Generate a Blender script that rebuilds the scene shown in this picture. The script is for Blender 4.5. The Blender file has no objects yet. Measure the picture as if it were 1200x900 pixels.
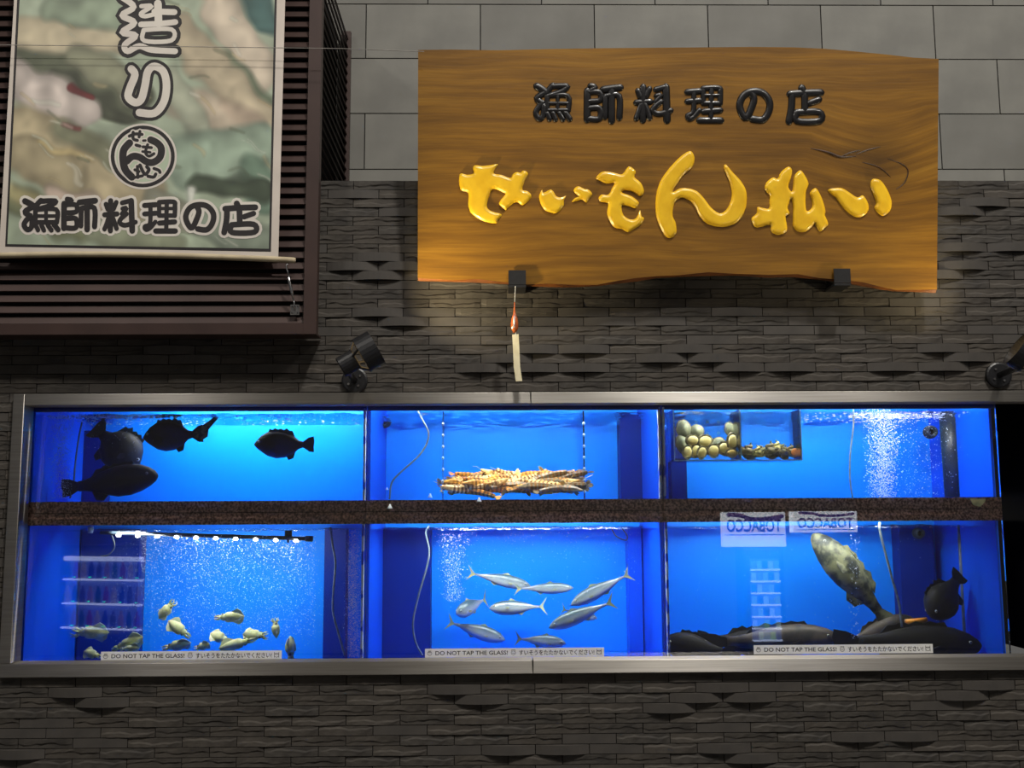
import bpy, math, random
import numpy as np
from mathutils import Vector, Matrix
random.seed(7)
S = bpy.context.scene
COL = S.collection

# ------------------------------------------------------------------ camera
FPX, PITCH, YAW, ROLL = 1200.0, math.radians(7.0), math.radians(0.9), math.radians(0.30)
EYE = Vector((-0.07, -4.46, 2.10))
fw = Vector((math.sin(YAW)*math.cos(PITCH), math.cos(YAW)*math.cos(PITCH), math.sin(PITCH)))
rt0 = fw.cross(Vector((0, 0, 1))).normalized()
up0 = rt0.cross(fw).normalized()
UP = up0*math.cos(ROLL) + rt0*math.sin(ROLL)
RT = rt0*math.cos(ROLL) - up0*math.sin(ROLL)
cam = bpy.data.cameras.new('camera')
cam.sensor_width = 36.0
cam.lens = 36.0*FPX/1200.0
camo = bpy.data.objects.new('camera', cam)
COL.objects.link(camo)
camo.matrix_world = Matrix(((RT.x, UP.x, -fw.x, EYE.x), (RT.y, UP.y, -fw.y, EYE.y), (RT.z, UP.z, -fw.z, EYE.z), (0, 0, 0, 1)))
S.camera = camo

# ------------------------------------------------------------------ world, lights, exposure
S.view_settings.view_transform = 'Standard'
S.view_settings.look = 'None'
S.view_settings.gamma = 1.0
S.view_settings.exposure = 0.0
S.view_settings.use_curve_mapping = False
w = bpy.data.worlds.new('night_arcade'); S.world = w; w.use_nodes = True
w.node_tree.nodes['Background'].inputs[0].default_value = (0.10, 0.097, 0.092, 1)
w.node_tree.nodes['Background'].inputs[1].default_value = 1.0

def area(name, loc, target, size, sizey, power, color=(1, 1, 1), parent=None):
    l = bpy.data.lights.new(name, 'AREA'); l.shape = 'RECTANGLE'; l.size = size; l.size_y = sizey
    l.energy = power; l.color = color
    o = bpy.data.objects.new(name, l); COL.objects.link(o)
    d = Vector(target) - Vector(loc)
    o.location = loc; o.rotation_euler = d.to_track_quat('-Z', 'Y').to_euler()
    if parent: o.parent = parent
    return o
# lamps under the arcade roof, high above the street
area('arcade_lamp', (2.9, -6.0, 12.0), (0.1, 0, 2.7), 0.6, 0.6, 820, (1.0, 0.95, 0.87))
for _x, _z, _p in ((-3.1, 6.4, 62), (0.0, 6.4, 62), (3.3, 6.4, 62)):
    area('arcade_lamp', (_x, -3.3, _z), (_x, -3.25, 0.0), 0.35, 0.35, _p, (1.0, 0.94, 0.86))

# ------------------------------------------------------------------ helpers
def VP(px, py, P, N):
    d = fw*FPX + RT*(px-600.0) + UP*(450.0-py)
    t = (Vector(P)-EYE).dot(N)/d.dot(N)
    return EYE + d*t
NY = Vector((0, 1, 0))
def V(px, py, Y): return VP(px, py, (0, Y, 0), NY)
def scale_at(Y): return (Y-EYE.y)/FPX          # metres per pixel, about

def lin(c):
    return tuple((x/12.92 if x <= 0.04045 else ((x+0.055)/1.055)**2.4) for x in [v/255.0 for v in c])

def mat(name, col, rough=0.6, metal=0.0, spec=0.5, noise=None, bump=None, emit=None, aniso=0.0, trans=0.0, coat=0.0, sss=0.0, srgb=True):
    m = bpy.data.materials.new(name); m.use_nodes = True
    nt = m.node_tree; b = nt.nodes['Principled BSDF']
    c = lin(col) if srgb else col
    b.inputs['Base Color'].default_value = (*c, 1)
    b.inputs['Roughness'].default_value = rough
    b.inputs['Metallic'].default_value = metal
    b.inputs['Specular IOR Level'].default_value = spec
    b.inputs['Anisotropic'].default_value = aniso
    b.inputs['Transmission Weight'].default_value = trans
    b.inputs['Coat Weight'].default_value = coat
    if sss:
        b.inputs['Subsurface Weight'].default_value = sss
        b.inputs['Subsurface Radius'].default_value = (0.02, 0.02, 0.02)
    if emit:
        b.inputs['Emission Color'].default_value = (*lin(emit[0]), 1)
        b.inputs['Emission Strength'].default_value = emit[1]
    if noise:                                      # (scale, colour2, low, high, stretch)
        sc, c2, lo, hi = noise[:4]
        st = noise[4] if len(noise) > 4 else (1, 1, 1)
        tc = nt.nodes.new('ShaderNodeTexCoord'); mp = nt.nodes.new('ShaderNodeMapping')
        mp.inputs['Scale'].default_value = st
        n = nt.nodes.new('ShaderNodeTexNoise'); n.inputs['Scale'].default_value = sc; n.inputs['Detail'].default_value = 4
        r = nt.nodes.new('ShaderNodeValToRGB')
        r.color_ramp.elements[0].position = lo; r.color_ramp.elements[0].color = (*c, 1)
        r.color_ramp.elements[1].position = hi; r.color_ramp.elements[1].color = (*(lin(c2) if srgb else c2), 1)
        nt.links.new(tc.outputs['Object'], mp.inputs[0]); nt.links.new(mp.outputs[0], n.inputs['Vector'])
        nt.links.new(n.outputs['Fac'], r.inputs[0]); nt.links.new(r.outputs[0], b.inputs['Base Color'])
    if bump:                                       # (scale, strength, distance, stretch)
        tc = nt.nodes.new('ShaderNodeTexCoord'); mp = nt.nodes.new('ShaderNodeMapping')
        mp.inputs['Scale'].default_value = bump[3] if len(bump) > 3 else (1, 1, 1)
        n = nt.nodes.new('ShaderNodeTexNoise'); n.inputs['Scale'].default_value = bump[0]; n.inputs['Detail'].default_value = 5
        bp = nt.nodes.new('ShaderNodeBump'); bp.inputs['Strength'].default_value = bump[1]; bp.inputs['Distance'].default_value = bump[2]
        nt.links.new(tc.outputs['Object'], mp.inputs[0]); nt.links.new(mp.outputs[0], n.inputs['Vector'])
        nt.links.new(n.outputs['Fac'], bp.inputs['Height']); nt.links.new(bp.outputs[0], b.inputs['Normal'])
    return m

def clear_mat(name, tint=(1, 1, 1), ior=1.45, rough=0.0, base=0.0, bump=None, refl=(1, 1, 1)):
    m = bpy.data.materials.new(name); m.use_nodes = True
    nt = m.node_tree; nt.nodes.remove(nt.nodes['Principled BSDF'])
    out = nt.nodes['Material Output']
    t = nt.nodes.new('ShaderNodeBsdfTransparent'); t.inputs[0].default_value = (*tint, 1)
    g = nt.nodes.new('ShaderNodeBsdfGlossy'); g.inputs['Roughness'].default_value = rough
    g.inputs['Color'].default_value = (*refl, 1)
    f = nt.nodes.new('ShaderNodeFresnel'); f.inputs['IOR'].default_value = ior
    mx = nt.nodes.new('ShaderNodeMixShader')
    src = f.outputs[0]
    if base:
        a = nt.nodes.new('ShaderNodeMath'); a.operation = 'MAXIMUM'; a.inputs[1].default_value = base
        nt.links.new(src, a.inputs[0]); src = a.outputs[0]
    if bump:
        tc = nt.nodes.new('ShaderNodeTexCoord'); n = nt.nodes.new('ShaderNodeTexNoise'); n.inputs['Scale'].default_value = bump[0]
        bp = nt.nodes.new('ShaderNodeBump'); bp.inputs['Strength'].default_value = bump[1]; bp.inputs['Distance'].default_value = bump[2]
        nt.links.new(tc.outputs['Object'], n.inputs['Vector']); nt.links.new(n.outputs['Fac'], bp.inputs['Height'])
        nt.links.new(bp.outputs[0], g.inputs['Normal'])
    nt.links.new(src, mx.inputs[0]); nt.links.new(t.outputs[0], mx.inputs[1]); nt.links.new(g.outputs[0], mx.inputs[2])
    nt.links.new(mx.outputs[0], out.inputs[0])
    return m

class MB:
    """collects faces for one mesh"""
    def __init__(s): s.v = []; s.f = []; s.m = []
    def add(s, vs, fs, mi=0):
        o = len(s.v); s.v += [tuple(x) for x in vs]
        for f in fs: s.f.append(tuple(i+o for i in f)); s.m.append(mi)
    def box(s, x0, x1, y0, y1, z0, z1, mi=0, M=None):
        vs = [Vector((x, y, z)) for x in (x0, x1) for y in (y0, y1) for z in (z0, z1)]
        if M is not None: vs = [M @ q for q in vs]
        s.add(vs, [(0, 1, 3, 2), (4, 6, 7, 5), (0, 4, 5, 1), (2, 3, 7, 6), (0, 2, 6, 4), (1, 5, 7, 3)], mi)
        return s
    def prism(s, pts, depth, mi=0, mside=None):
        """polygon pts extruded along vector depth"""
        n = len(pts); d = Vector(depth)
        a = [Vector(p) for p in pts]; b = [p+d for p in a]
        s.add(a+b, [tuple(range(n))], mi)
        o = len(s.v)-2*n
        s.f.append(tuple(o+n+i for i in reversed(range(n)))); s.m.append(mi)
        for i in range(n):
            j = (i+1) % n
            s.f.append((o+j, o+i, o+n+i, o+n+j)); s.m.append(mi if mside is None else mside)
        return s
    def rings(s, rings, cap=True, mi=0, mis=None):
        k = len(rings[0]); o = len(s.v)
        for r in rings: s.v += [tuple(x) for x in r]
        for i in range(len(rings)-1):
            for j in range(k):
                j2 = (j+1) % k
                s.f.append((o+i*k+j, o+i*k+j2, o+(i+1)*k+j2, o+(i+1)*k+j)); s.m.append(mis[i] if mis else mi)
        if cap:
            s.f.append(tuple(o+j for j in reversed(range(k)))); s.m.append(mis[0] if mis else mi)
            s.f.append(tuple(o+(len(rings)-1)*k+j for j in range(k))); s.m.append(mis[-1] if mis else mi)
        return s
    def tube(s, pts, rad, seg=8, mi=0):
        pts = [Vector(p) for p in pts]; rr = []
        if not hasattr(rad, '__len__'): rad = [rad]*len(pts)
        prev = None
        for i, p in enumerate(pts):
            t = (pts[min(i+1, len(pts)-1)]-pts[max(i-1, 0)]).normalized()
            if prev is None:
                a = t.orthogonal().normalized()
            else:
                a = (prev - t*prev.dot(t))
                a = a.normalized() if a.length > 1e-6 else t.orthogonal().normalized()
            prev = a; b = t.cross(a)
            rr.append([p + (a*math.cos(2*math.pi*j/seg)+b*math.sin(2*math.pi*j/seg))*rad[i] for j in range(seg)])
        return s.rings(rr, True, mi)
    def build(s, name, mats, parent=None, smooth=False, loc=None):
        me = bpy.data.meshes.new(name); me.from_pydata(s.v, [], s.f)
        if not isinstance(mats, (list, tuple)): mats = [mats]
        for m in mats: me.materials.append(m)
        if len(mats) > 1: me.polygons.foreach_set('material_index', s.m)
        if smooth: me.polygons.foreach_set('use_smooth', [True]*len(me.polygons))
        me.update()
        o = bpy.data.objects.new(name, me); COL.objects.link(o)
        if parent: o.parent = parent
        if loc is not None: o.location = loc
        return o

def empty(name, loc=(0, 0, 0)):
    o = bpy.data.objects.new(name, None); COL.objects.link(o); o.location = loc; o.empty_display_size = 0.05
    return o
def tag(o, label=None, cat=None, group=None, kind=None):
    if label: o['label'] = label
    if cat: o['category'] = cat
    if group: o['group'] = group
    if kind: o['kind'] = kind
    return o
def rel(parent, pts): return [Vector(p)-parent.location for p in pts]

def spline(pts, n=6, closed=False):
    """Catmull-Rom through pts"""
    P = [Vector(p) for p in pts]; out = []; m = len(P)
    rng = range(m) if closed else range(m-1)
    for i in rng:
        if closed: a, b, c, d = P[i-1], P[i], P[(i+1) % m], P[(i+2) % m]
        else: a, b, c, d = P[max(i-1, 0)], P[i], P[i+1], P[min(i+2, m-1)]
        for k in range(n):
            t = k/n
            out.append(0.5*((2*b)+(c-a)*t+(2*a-5*b+4*c-d)*t*t+(3*b-a-3*c+d)*t**3))
    if not closed: out.append(P[-1])
    return out

def ribbon2d(pts, wd, capn=5):
    """outline (2D polygon pieces as quads) of a thick rounded stroke; returns verts2d, faces"""
    P = spline([(p[0], p[1], 0) for p in pts], 5) if len(pts) > 2 else [Vector((p[0], p[1], 0)) for p in pts]
    L = []; R = []; h = wd/2
    for i, p in enumerate(P):
        t = (P[min(i+1, len(P)-1)]-P[max(i-1, 0)])
        t = t.normalized() if t.length > 1e-9 else Vector((1, 0, 0))
        n = Vector((-t.y, t.x, 0)); L.append(p+n*h); R.append(p-n*h)
    vs = L+R; k = len(P)
    fs = [(i, i+1, k+i+1, k+i) for i in range(k-1)]
    for idx, sg in ((0, -1), (k-1, 1)):
        t = (P[1]-P[0]) if idx == 0 else (P[-1]-P[-2])
        t = t.normalized(); n = Vector((-t.y, t.x, 0)); c0 = len(vs); ring = []
        for q in range(capn+1):
            a = math.pi*q/capn
            vs.append(P[idx]+n*h*math.cos(a)+t*sg*h*math.sin(a)); ring.append(c0+q)
        fs.append(tuple(ring))
    return vs, fs

def text_mesh(body, offset=0.0, serif=False):
    c = bpy.data.curves.new('lettering', 'FONT'); c.body = body; c.offset = offset; c.resolution_u = 3
    o = bpy.data.objects.new('lettering', c); COL.objects.link(o)
    dg = bpy.context.evaluated_depsgraph_get()
    me = bpy.data.meshes.new_from_object(o.evaluated_get(dg))
    bpy.data.objects.remove(o); bpy.data.curves.remove(c)
    vs = [Vector(v.co) for v in me.vertices]; fs = [tuple(p.vertices) for p in me.polygons]
    bpy.data.meshes.remove(me)
    return vs, fs
def fit(vs, x0, x1, y0, y1):
    ax = min(v.x for v in vs); bx = max(v.x for v in vs); ay = min(v.y for v in vs); by = max(v.y for v in vs)
    return [((v.x-ax)/(bx-ax)*(x1-x0)+x0, (v.y-ay)/(by-ay)*(y1-y0)+y0) for v in vs]

# ------------------------------------------------------------------ materials
M = {}
M['brick'] = mat('split_face_tile', (78, 73, 67), 0.75, noise=(7, (60, 56, 52), 0.35, 0.7), bump=(60, 0.35, 0.004, (0.6, 1, 1.6)), spec=0.3)
M['brick_b'] = mat('split_face_tile_dark', (72, 68, 63), 0.72, noise=(9, (56, 53, 50), 0.35, 0.7), bump=(45, 0.45, 0.005, (0.5, 1, 1.8)), spec=0.3)
M['brick_s'] = mat('smooth_tile', (76, 72, 68), 0.62, noise=(12, (66, 63, 60), 0.3, 0.75), bump=(160, 0.12, 0.002), spec=0.3)
M['mortar'] = mat('dark_mortar', (30, 28, 26), 0.9, noise=(40, (22, 20, 19), 0.4, 0.6))
M['tile'] = mat('grey_stone_tile', (122, 121, 116), 0.6, noise=(3.5, (111, 110, 105), 0.35, 0.65), bump=(40, 0.12, 0.003), spec=0.3)
M['tile_b'] = mat('grey_stone_tile_light', (129, 128, 122), 0.6, noise=(4.5, (117, 116, 111), 0.35, 0.65), bump=(40, 0.12, 0.003), spec=0.3)
M['grout'] = mat('tile_grout', (62, 61, 58), 0.9, noise=(30, (50, 49, 47), 0.4, 0.6))
M['steel'] = mat('brushed_steel', (178, 174, 168), 0.44, 1.0, aniso=0.95, noise=(3, (162, 158, 152), 0.35, 0.65, (1, 1, 40)), bump=(300, 0.04, 0.0006, (0.02, 1, 1)))
M['dark'] = mat('dark_recess', (16, 14, 13), 0.85, noise=(6, (11, 10, 9), 0.4, 0.6))  # near-black base for recesses and the sheets behind openings
M['louver'] = mat('brown_painted_metal', (66, 50, 46), 0.42, 0.15, noise=(5, (56, 42, 39), 0.35, 0.7), bump=(25, 0.05, 0.002))
M['granite'] = mat('brown_granite', (98, 58, 50), 0.35, noise=(105, (218, 168, 150), 0.40, 0.66), spec=0.4)
M['black'] = mat('black_powder_coat', (24, 24, 27), 0.42, 0.0, noise=(80, (19, 19, 22), 0.4, 0.6), bump=(250, 0.08, 0.001))
M['chrome'] = mat('bright_screw_metal', (185, 185, 188), 0.25, 1.0, noise=(50, (160, 160, 163), 0.4, 0.6))
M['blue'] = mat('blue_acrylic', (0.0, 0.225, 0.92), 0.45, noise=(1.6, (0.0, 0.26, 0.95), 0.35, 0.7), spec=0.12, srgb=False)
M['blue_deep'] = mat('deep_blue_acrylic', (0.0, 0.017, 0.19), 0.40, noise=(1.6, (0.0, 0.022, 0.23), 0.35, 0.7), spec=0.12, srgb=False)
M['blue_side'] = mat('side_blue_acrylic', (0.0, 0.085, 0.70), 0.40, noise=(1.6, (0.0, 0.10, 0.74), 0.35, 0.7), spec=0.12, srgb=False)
M['glass'] = clear_mat('aquarium_glass', (0.97, 0.985, 0.98), 1.50)
M['acrylic'] = clear_mat('clear_acrylic', (0.93, 0.95, 0.94), 1.45, 0.03)
M['acr_edge'] = mat('polished_acrylic_edge', (196, 214, 214), 0.3, noise=(40, (120, 170, 190), 0.35, 0.65, (1, 1, 6)))
M['silicone'] = mat('silicone_seam', (200, 215, 225), 0.5, noise=(18, (20, 70, 200), 0.50, 0.58, (1, 1, 1.0)))  # pale base broken by blue noise: sparkle painted into the seam
M['water'] = clear_mat('water_surface', (0.95, 0.98, 1.0), 1.02, 0.02, 0.25, (60, 0.5, 0.01))
M['glint_white'] = mat('glint_white', (235, 242, 245), 0.4, noise=(60, (210, 225, 235), 0.4, 0.6))  # white of the modelled sparkle flecks, also used for suction cups
M['bubble'] = mat('bubble', (225, 238, 245), 0.15, noise=(60, (200, 222, 238), 0.4, 0.6), spec=0.8)
M['hose'] = mat('clear_air_hose', (112, 124, 126), 0.3, noise=(30, (78, 94, 104), 0.4, 0.6))
M['pvc'] = mat('grey_pvc', (40, 52, 62), 0.45, noise=(30, (30, 40, 50), 0.4, 0.6))
M['white'] = mat('white_plastic', (228, 228, 222), 0.5, noise=(20, (214, 214, 208), 0.4, 0.6))
M['ink'] = mat('black_ink', (26, 22, 24), 0.55, noise=(30, (34, 29, 31), 0.4, 0.6))
M['ink_soft'] = mat('grey_ink', (92, 92, 92), 0.6, noise=(30, (80, 80, 80), 0.4, 0.6))
M['print_white'] = mat('white_print', (214, 208, 198), 0.55, noise=(6, (204, 196, 188), 0.4, 0.6))

_nt = M['steel'].node_tree; _t = _nt.nodes.new('ShaderNodeTangent'); _t.direction_type = 'RADIAL'; _t.axis = 'X'
_nt.links.new(_t.outputs[0], _nt.nodes['Principled BSDF'].inputs['Tangent'])
def thin_label(name, col):
    m = mat(name, col, 0.5, noise=(20, tuple(int(c*.96) for c in col), 0.4, 0.6)); nt = m.node_tree
    tr = nt.nodes.new('ShaderNodeBsdfTranslucent'); tr.inputs[0].default_value = (*lin(col), 1)
    mx = nt.nodes.new('ShaderNodeMixShader'); mx.inputs[0].default_value = 0.35
    nt.links.new(nt.nodes['Principled BSDF'].outputs[0], mx.inputs[1]); nt.links.new(tr.outputs[0], mx.inputs[2])
    nt.links.new(mx.outputs[0], nt.nodes['Material Output'].inputs[0]); return m
M['label_film'] = thin_label('white_label_film', (238, 238, 236))
# ------------------------------------------------------------------ levels read off the photograph
FY = -0.03                               # front of the steel frame
G = 0.07                                 # front glass
BACK = 0.76                              # tank back panel
ZR0 = V(600, 473.0, FY).z             # underside of top rail
ZR1 = V(600, 459.6, FY).z             # top of top rail
ZB1 = V(600, 773.8, FY).z             # top of bottom rail
ZB0 = V(600, 789.8, FY).z             # bottom of bottom rail
ZT0 = V(600, 585.5, G).z                 # top of granite band
ZTM = V(600, 599.0, G).z
ZT1 = V(600, 613.0, G).z                 # bottom of granite band
ZWU = V(600, 482.5, G).z                 # water level, upper tanks
ZWL = V(600, 620.5, G).z                 # water level, lower tanks
XL = V(27, 600, G).x; XR = V(1174.5, 598, G).x
XD1 = V(428.5, 600, G).x; XD2 = V(778, 600, G).x
ZTOPW = V(600, 211, 0).z                 # top of the tiled wall mass
YT = 0.76                                # upper stone-tile wall

# ------------------------------------------------------------------ ground and street
o = MB().box(-9, 9, -11, 0.9, -0.12, 0.0).build('floor', mat('street_paving', (92, 88, 84), 0.7, noise=(2, (78, 75, 72), 0.35, 0.65), bump=(30, 0.2, 0.004)))
tag(o, kind='structure')

# ------------------------------------------------------------------ split-face tile wall
BW, BH = 0.2275, 0.0415
JX = V(503, 352, 0).x; JZ = V(600, 448, 0).z
bulge_px = [(447,299),(414,310),(460,310),(445,321),(445,365),(465,376),(636,409),(688,409),(810,409),(596,420),(780,420),(840,420),(567,431),(630,431),(690,431),
 (1114,406),(855,418),(1145,418),(875,430),(934,430),(1057,430),(1117,430),(1133,241),(1117,252),(1118,295),(1168,295),(1137,307),(1119,318),
 (250,420),(300,432),(140,420),(60,430),(190,409),
 (113,812),(503,808),(150,824),(537,820),(341,872),(46,884),(309,884),(373,884),(570,881),(822,806),(1140,803),(791,818),(855,818),(1110,815),(760,830),(985,866),(1047,866),(633,879),(827,878),(860,891)]
slight_px = [(490,364),(688,364),(870,364),(715,375),(777,375),(505,375),(990,362),(1050,362),(460,253),(430,228)]
def proj(p):
    d = Vector(p)-EYE; z = d.dot(fw)
    return 600+FPX*d.dot(RT)/z, 450-FPX*d.dot(UP)/z
def brick_mesh(kind, seed):
    r = random.Random(seed); mb = MB(); g = 0.0016
    x0, x1, z0, z1 = g, BW-g, g, BH-g
    nx, nz = (9, 3) if kind == 'rough' else (9, 1)
    vs = []
    rb = r.uniform(0.3, 0.7); p1 = r.uniform(0, 6); p2 = r.uniform(0, 6)
    ridge = [rb+0.10*math.sin(p1+i*0.9)+0.06*math.sin(p2+i*2.1) for i in range(nx+1)]
    for i in range(nx+1):
        u = i/nx
        for k in range(nz+1):
            t = k/nz; zz = t
            if kind == 'rough':
                if k == 1: zz = ridge[i]-0.06
                if k == 2: zz = min(0.93, ridge[i]+0.12)
                hi = r.uniform(0.0045, 0.0072) if k in (0, 1) else r.uniform(0.0012, 0.0028)
                if seed % 2: hi = r.uniform(0.0012, 0.0028) if k in (0, 1) else r.uniform(0.0042, 0.0068)
                y = -hi
                if i in (0, nx): y *= 0.5
            elif kind == 'bulge': y = -0.002-0.021*math.sin(math.pi*u)**0.8
            elif kind == 'slight': y = -0.002-0.008*math.sin(math.pi*u)
            else: y = -0.003
            vs.append((x0+(x1-x0)*u, y, z0+(z1-z0)*zz))
    w = nz+1
    fs = [(i*w+k, (i+1)*w+k, (i+1)*w+k+1, i*w+k+1) for i in range(nx) for k in range(nz)]
    n = len(vs)
    bot = [i*w for i in range(nx+1)]; top = [i*w+nz for i in range(nx+1)]
    vs += [(x0, 0.014, z0), (x1, 0.014, z0), (x0, 0.014, z1), (x1, 0.014, z1)]
    fs += [tuple(list(reversed(bot))+[n, n+1]), tuple(top+[n+3, n+2])]
    fs += [tuple([n]+[k for k in range(w)]+[n+2]), tuple([n+3]+[nx*w+k for k in reversed(range(w))]+[n+1])]
    mb.add(vs, fs)
    me = bpy.data.meshes.new('brick'); me.from_pydata(mb.v, [], mb.f)
    me.materials.append(M['brick_s'] if kind in ('bulge', 'slight', 'smooth') else (M['brick'] if seed % 3 else M['brick_b']))
    me.update(); return me
BM = {'rough': [brick_mesh('rough', s) for s in range(10)], 'bulge': [brick_mesh('bulge', 1)], 'slight': [brick_mesh('slight', 1)], 'smooth': [brick_mesh('smooth', 1)]}

XW0, XW1 = V(-60, 600, 0).x, V(1290, 600, 0).x
wall_up = tag(MB().box(XW0, XW1, 0.012, 0.05, ZR1-0.02, ZR1+0.17).box(XW0, XW1, 0.012, YT-0.02, ZR1+0.17, ZTOPW).build('wall_upper', M['mortar']), kind='structure')
wall_lo = tag(MB().box(XW0, XW1, 0.012, 0.05, ZB0-0.16, ZB0+0.01).box(XW0, XW1, 0.012, 0.9, 0.0, ZB0-0.16).build('wall_lower', M['mortar']), kind='structure')
XFL = V(8, 600, FY).x
wall_l = tag(MB().box(XW0, XFL-0.01, 0.012, 0.9, ZB0+0.01, ZR1-0.02).build('wall_left', M['mortar']), kind='structure')
NB = {}
def lay(parent, zlo, zhi, vis):
    k0 = math.floor((zlo-JZ)/BH)-1; k1 = math.ceil((zhi-JZ)/BH)+1
    for k in range(k0, k1):
        z = JZ+k*BH
        if z < zlo-0.03 or z+BH > zhi+0.001: continue
        off = 0.0 if (k % 2 == 0) else BW*0.5
        n0 = math.floor((XW0-JX)/BW)
        for n in range(n0, n0+30):
            x = JX+off+n*BW
            cx, cy = proj((x+BW/2, 0, z+BH/2))
            if cx < -34 or cx > 1236 or not vis(cx, cy): continue
            kind = 'rough'; q = random.random()
            if q < 0.09: kind = 'smooth'
            if any(abs(cx-a) < 31 and abs(cy-b) < 5.6 for a, b in slight_px): kind = 'slight'
            if any(abs(cx-a) < 31 and abs(cy-b) < 5.6 for a, b in bulge_px): kind = 'bulge'
            b = bpy.data.objects.new('brick', random.choice(BM[kind])); COL.objects.link(b)
            b.parent = parent
            if parent is wall_l:
                if x > XFL-0.02: bpy.data.objects.remove(b); continue
                b.scale.x = min(1.0, (XFL+0.012-x)/BW)
            b.location = (x, 0.0 if kind != 'rough' else random.uniform(-0.0015, 0.0015), z)
            NB[parent.name] = NB.get(parent.name, 0)+1
lay(wall_up, ZR1-0.02, ZTOPW, lambda x, y: not (x < 338 and y < 385) and not (530 < x < 1060 and y < 312))
lay(wall_lo, 0.30, ZB0, lambda x, y: y < 910)
lay(wall_l, ZB0+0.01, ZR1-0.02, lambda x, y: x < 45)
print('bricks', NB)

# ------------------------------------------------------------------ stone tile wall above, set back
wall_top = tag(MB().box(-3.2, 3.6, YT+0.012, YT+0.2, ZTOPW-0.35, 5.6).build('wall_back', M['grout']), kind='structure')
TW = V(697.5, 60, YT).x-V(563.5, 60, YT).x
z133 = V(480, 133, YT).z; z68 = V(480, 68.5, YT).z; TH = z133 and (z68-z133)
xa = V(563, 30, YT).x; xb = V(1170, 100, YT).x
for r in range(-2, 5):
    z = z68+(r-1)*TH                       # r=1: tile whose bottom edge is at y=68
    base = xa if r % 2 else xb
    for n in range(-6, 8):
        x = base+n*TW
        if x < V(350, 60, YT).x-TW or x > V(1235, 60, YT).x: continue
        if z+TH < ZTOPW-0.3 or z > V(600, -20, YT).z+0.2: continue
        g = 0.003
        b = MB().box(g, TW-g, 0, 0.014, g, TH-g).build('tile', random.choice([M['tile'], M['tile_b']]), wall_top, loc=(x, YT, z))
        b.data.polygons.foreach_set('use_smooth', [False]*len(b.data.polygons))

# ------------------------------------------------------------------ steel frame round the tanks
fr = tag(empty('steel_frame', (0, FY, ZB0)), 'brushed stainless steel frame surrounding the row of fish tanks', 'frame')
def fpart(name, x0, x1, y0, y1, z0, z1, m=M['steel']):
    mb = MB(); q = fr.location
    mb.box(x0-q.x, x1-q.x, y0-q.y, y1-q.y, z0-q.z, z1-q.z)
    o = mb.build(name, m, fr); bv = o.modifiers.new('bevel', 'BEVEL'); bv.width = 0.003; bv.segments = 2; bv.limit_method = 'ANGLE'
    return o
xj = V(622, 465, FY).x; XFR = V(1262, 600, FY).x; XFI = V(22, 600, FY).x
fpart('top_rail', XFI, xj-0.0006, FY, G-0.004, ZR0, ZR1); fpart('top_rail', xj+0.0006, XFR, FY, G-0.004, ZR0, ZR1)
fpart('bottom_rail', XFL, xj-0.0006, FY, G-0.004, ZB0, ZB1); fpart('bottom_rail', xj+0.0006, XFR, FY, G-0.004, ZB0, ZB1)
fpart('side_stile', XFL, XFI-0.0008, FY, G-0.004, ZB1+0.0008, ZR1)
fpart('side_stile', XFR+0.0008, XFR+0.06, FY, G-0.004, ZB0, ZR1)
# dark niche the tanks stand in
rc = tag(empty('wall_niche', (0, 0.5, ZB0)), kind='structure')
def rpart(n, *b): MB().box(*b).build(n, M['dark'], rc).location = -rc.location
rpart('niche_back', XFL-0.02, XFR+0.1, 0.93, 0.97, ZB0-0.155, ZR1+0.25)
rpart('niche_side', XFR+0.062, XFR+0.1, G, 0.93, ZB0, ZR1+0.1)
rpart('niche_floor', XFL, XFR+0.06, G, 0.93, ZB0-0.155, ZB1-0.115)
rpart('niche_top', XFL, XFR+0.06, 0.05, 0.93, ZR1+0.14, ZR1+0.16)

# ------------------------------------------------------------------ the six tanks
TANKS = {}
GT = 0.012
def tank(key, label, x0, x1, z0, z1, zglass0, zglass1, zw, m_left='blue_side', m_right='blue_side'):
    t = tag(empty('fish_tank', ((x0+x1)/2, G+0.3, z0)), label, 'fish tank', 'fish tanks in the steel frame')
    def part(n, m, *b):
        o = MB().box(*b).build(n, M[m], t); o.location = -t.location; return o
    part('front_glass', 'glass', x0+0.001, x1-0.001, G, G+GT, zglass0, zglass1)
    part('back_panel', 'blue', x0+0.013, x1-0.013, BACK, BACK+0.015, z0+0.014, z1)
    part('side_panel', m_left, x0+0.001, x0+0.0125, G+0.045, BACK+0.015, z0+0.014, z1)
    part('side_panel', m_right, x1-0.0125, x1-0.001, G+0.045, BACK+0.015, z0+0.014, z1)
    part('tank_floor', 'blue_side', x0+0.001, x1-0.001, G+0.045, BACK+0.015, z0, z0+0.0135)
    if zw > ZT0: part('rim', 'blue_deep', x0+0.003, x1-0.003, G+GT+0.002, G+GT+0.014, V(600, 480.3, G).z, ZR1+0.05)
    TANKS[key] = t
    return t
xs = [XL, XD1, XD2, XR]
ZU = ZT0-0.012
ZTU = ZR1+0.10
names = ['tank of dark silhouetted fish above the squid tank', 'tank of piled striped prawns above the mackerel tank', 'tank with a shellfish basket above the grouper tank']
lnames = ['tank of pale squid under a bar of LED spots', 'tank of silvery mackerel in bright blue water', 'tank of big groupers with mirrored paper signs in its glass']
ZL0 = ZB1-0.11
for i in range(3):
    tank('U%d' % i, 'upper glass '+names[i], xs[i], xs[i+1], ZU, ZTU, ZTM+0.0008, ZR1+0.06, ZWU)
    tank('L%d' % i, 'lower glass '+lnames[i], xs[i], xs[i+1], ZL0, ZT1-0.0, ZL0, ZTM-0.0008, ZWL)
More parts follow.
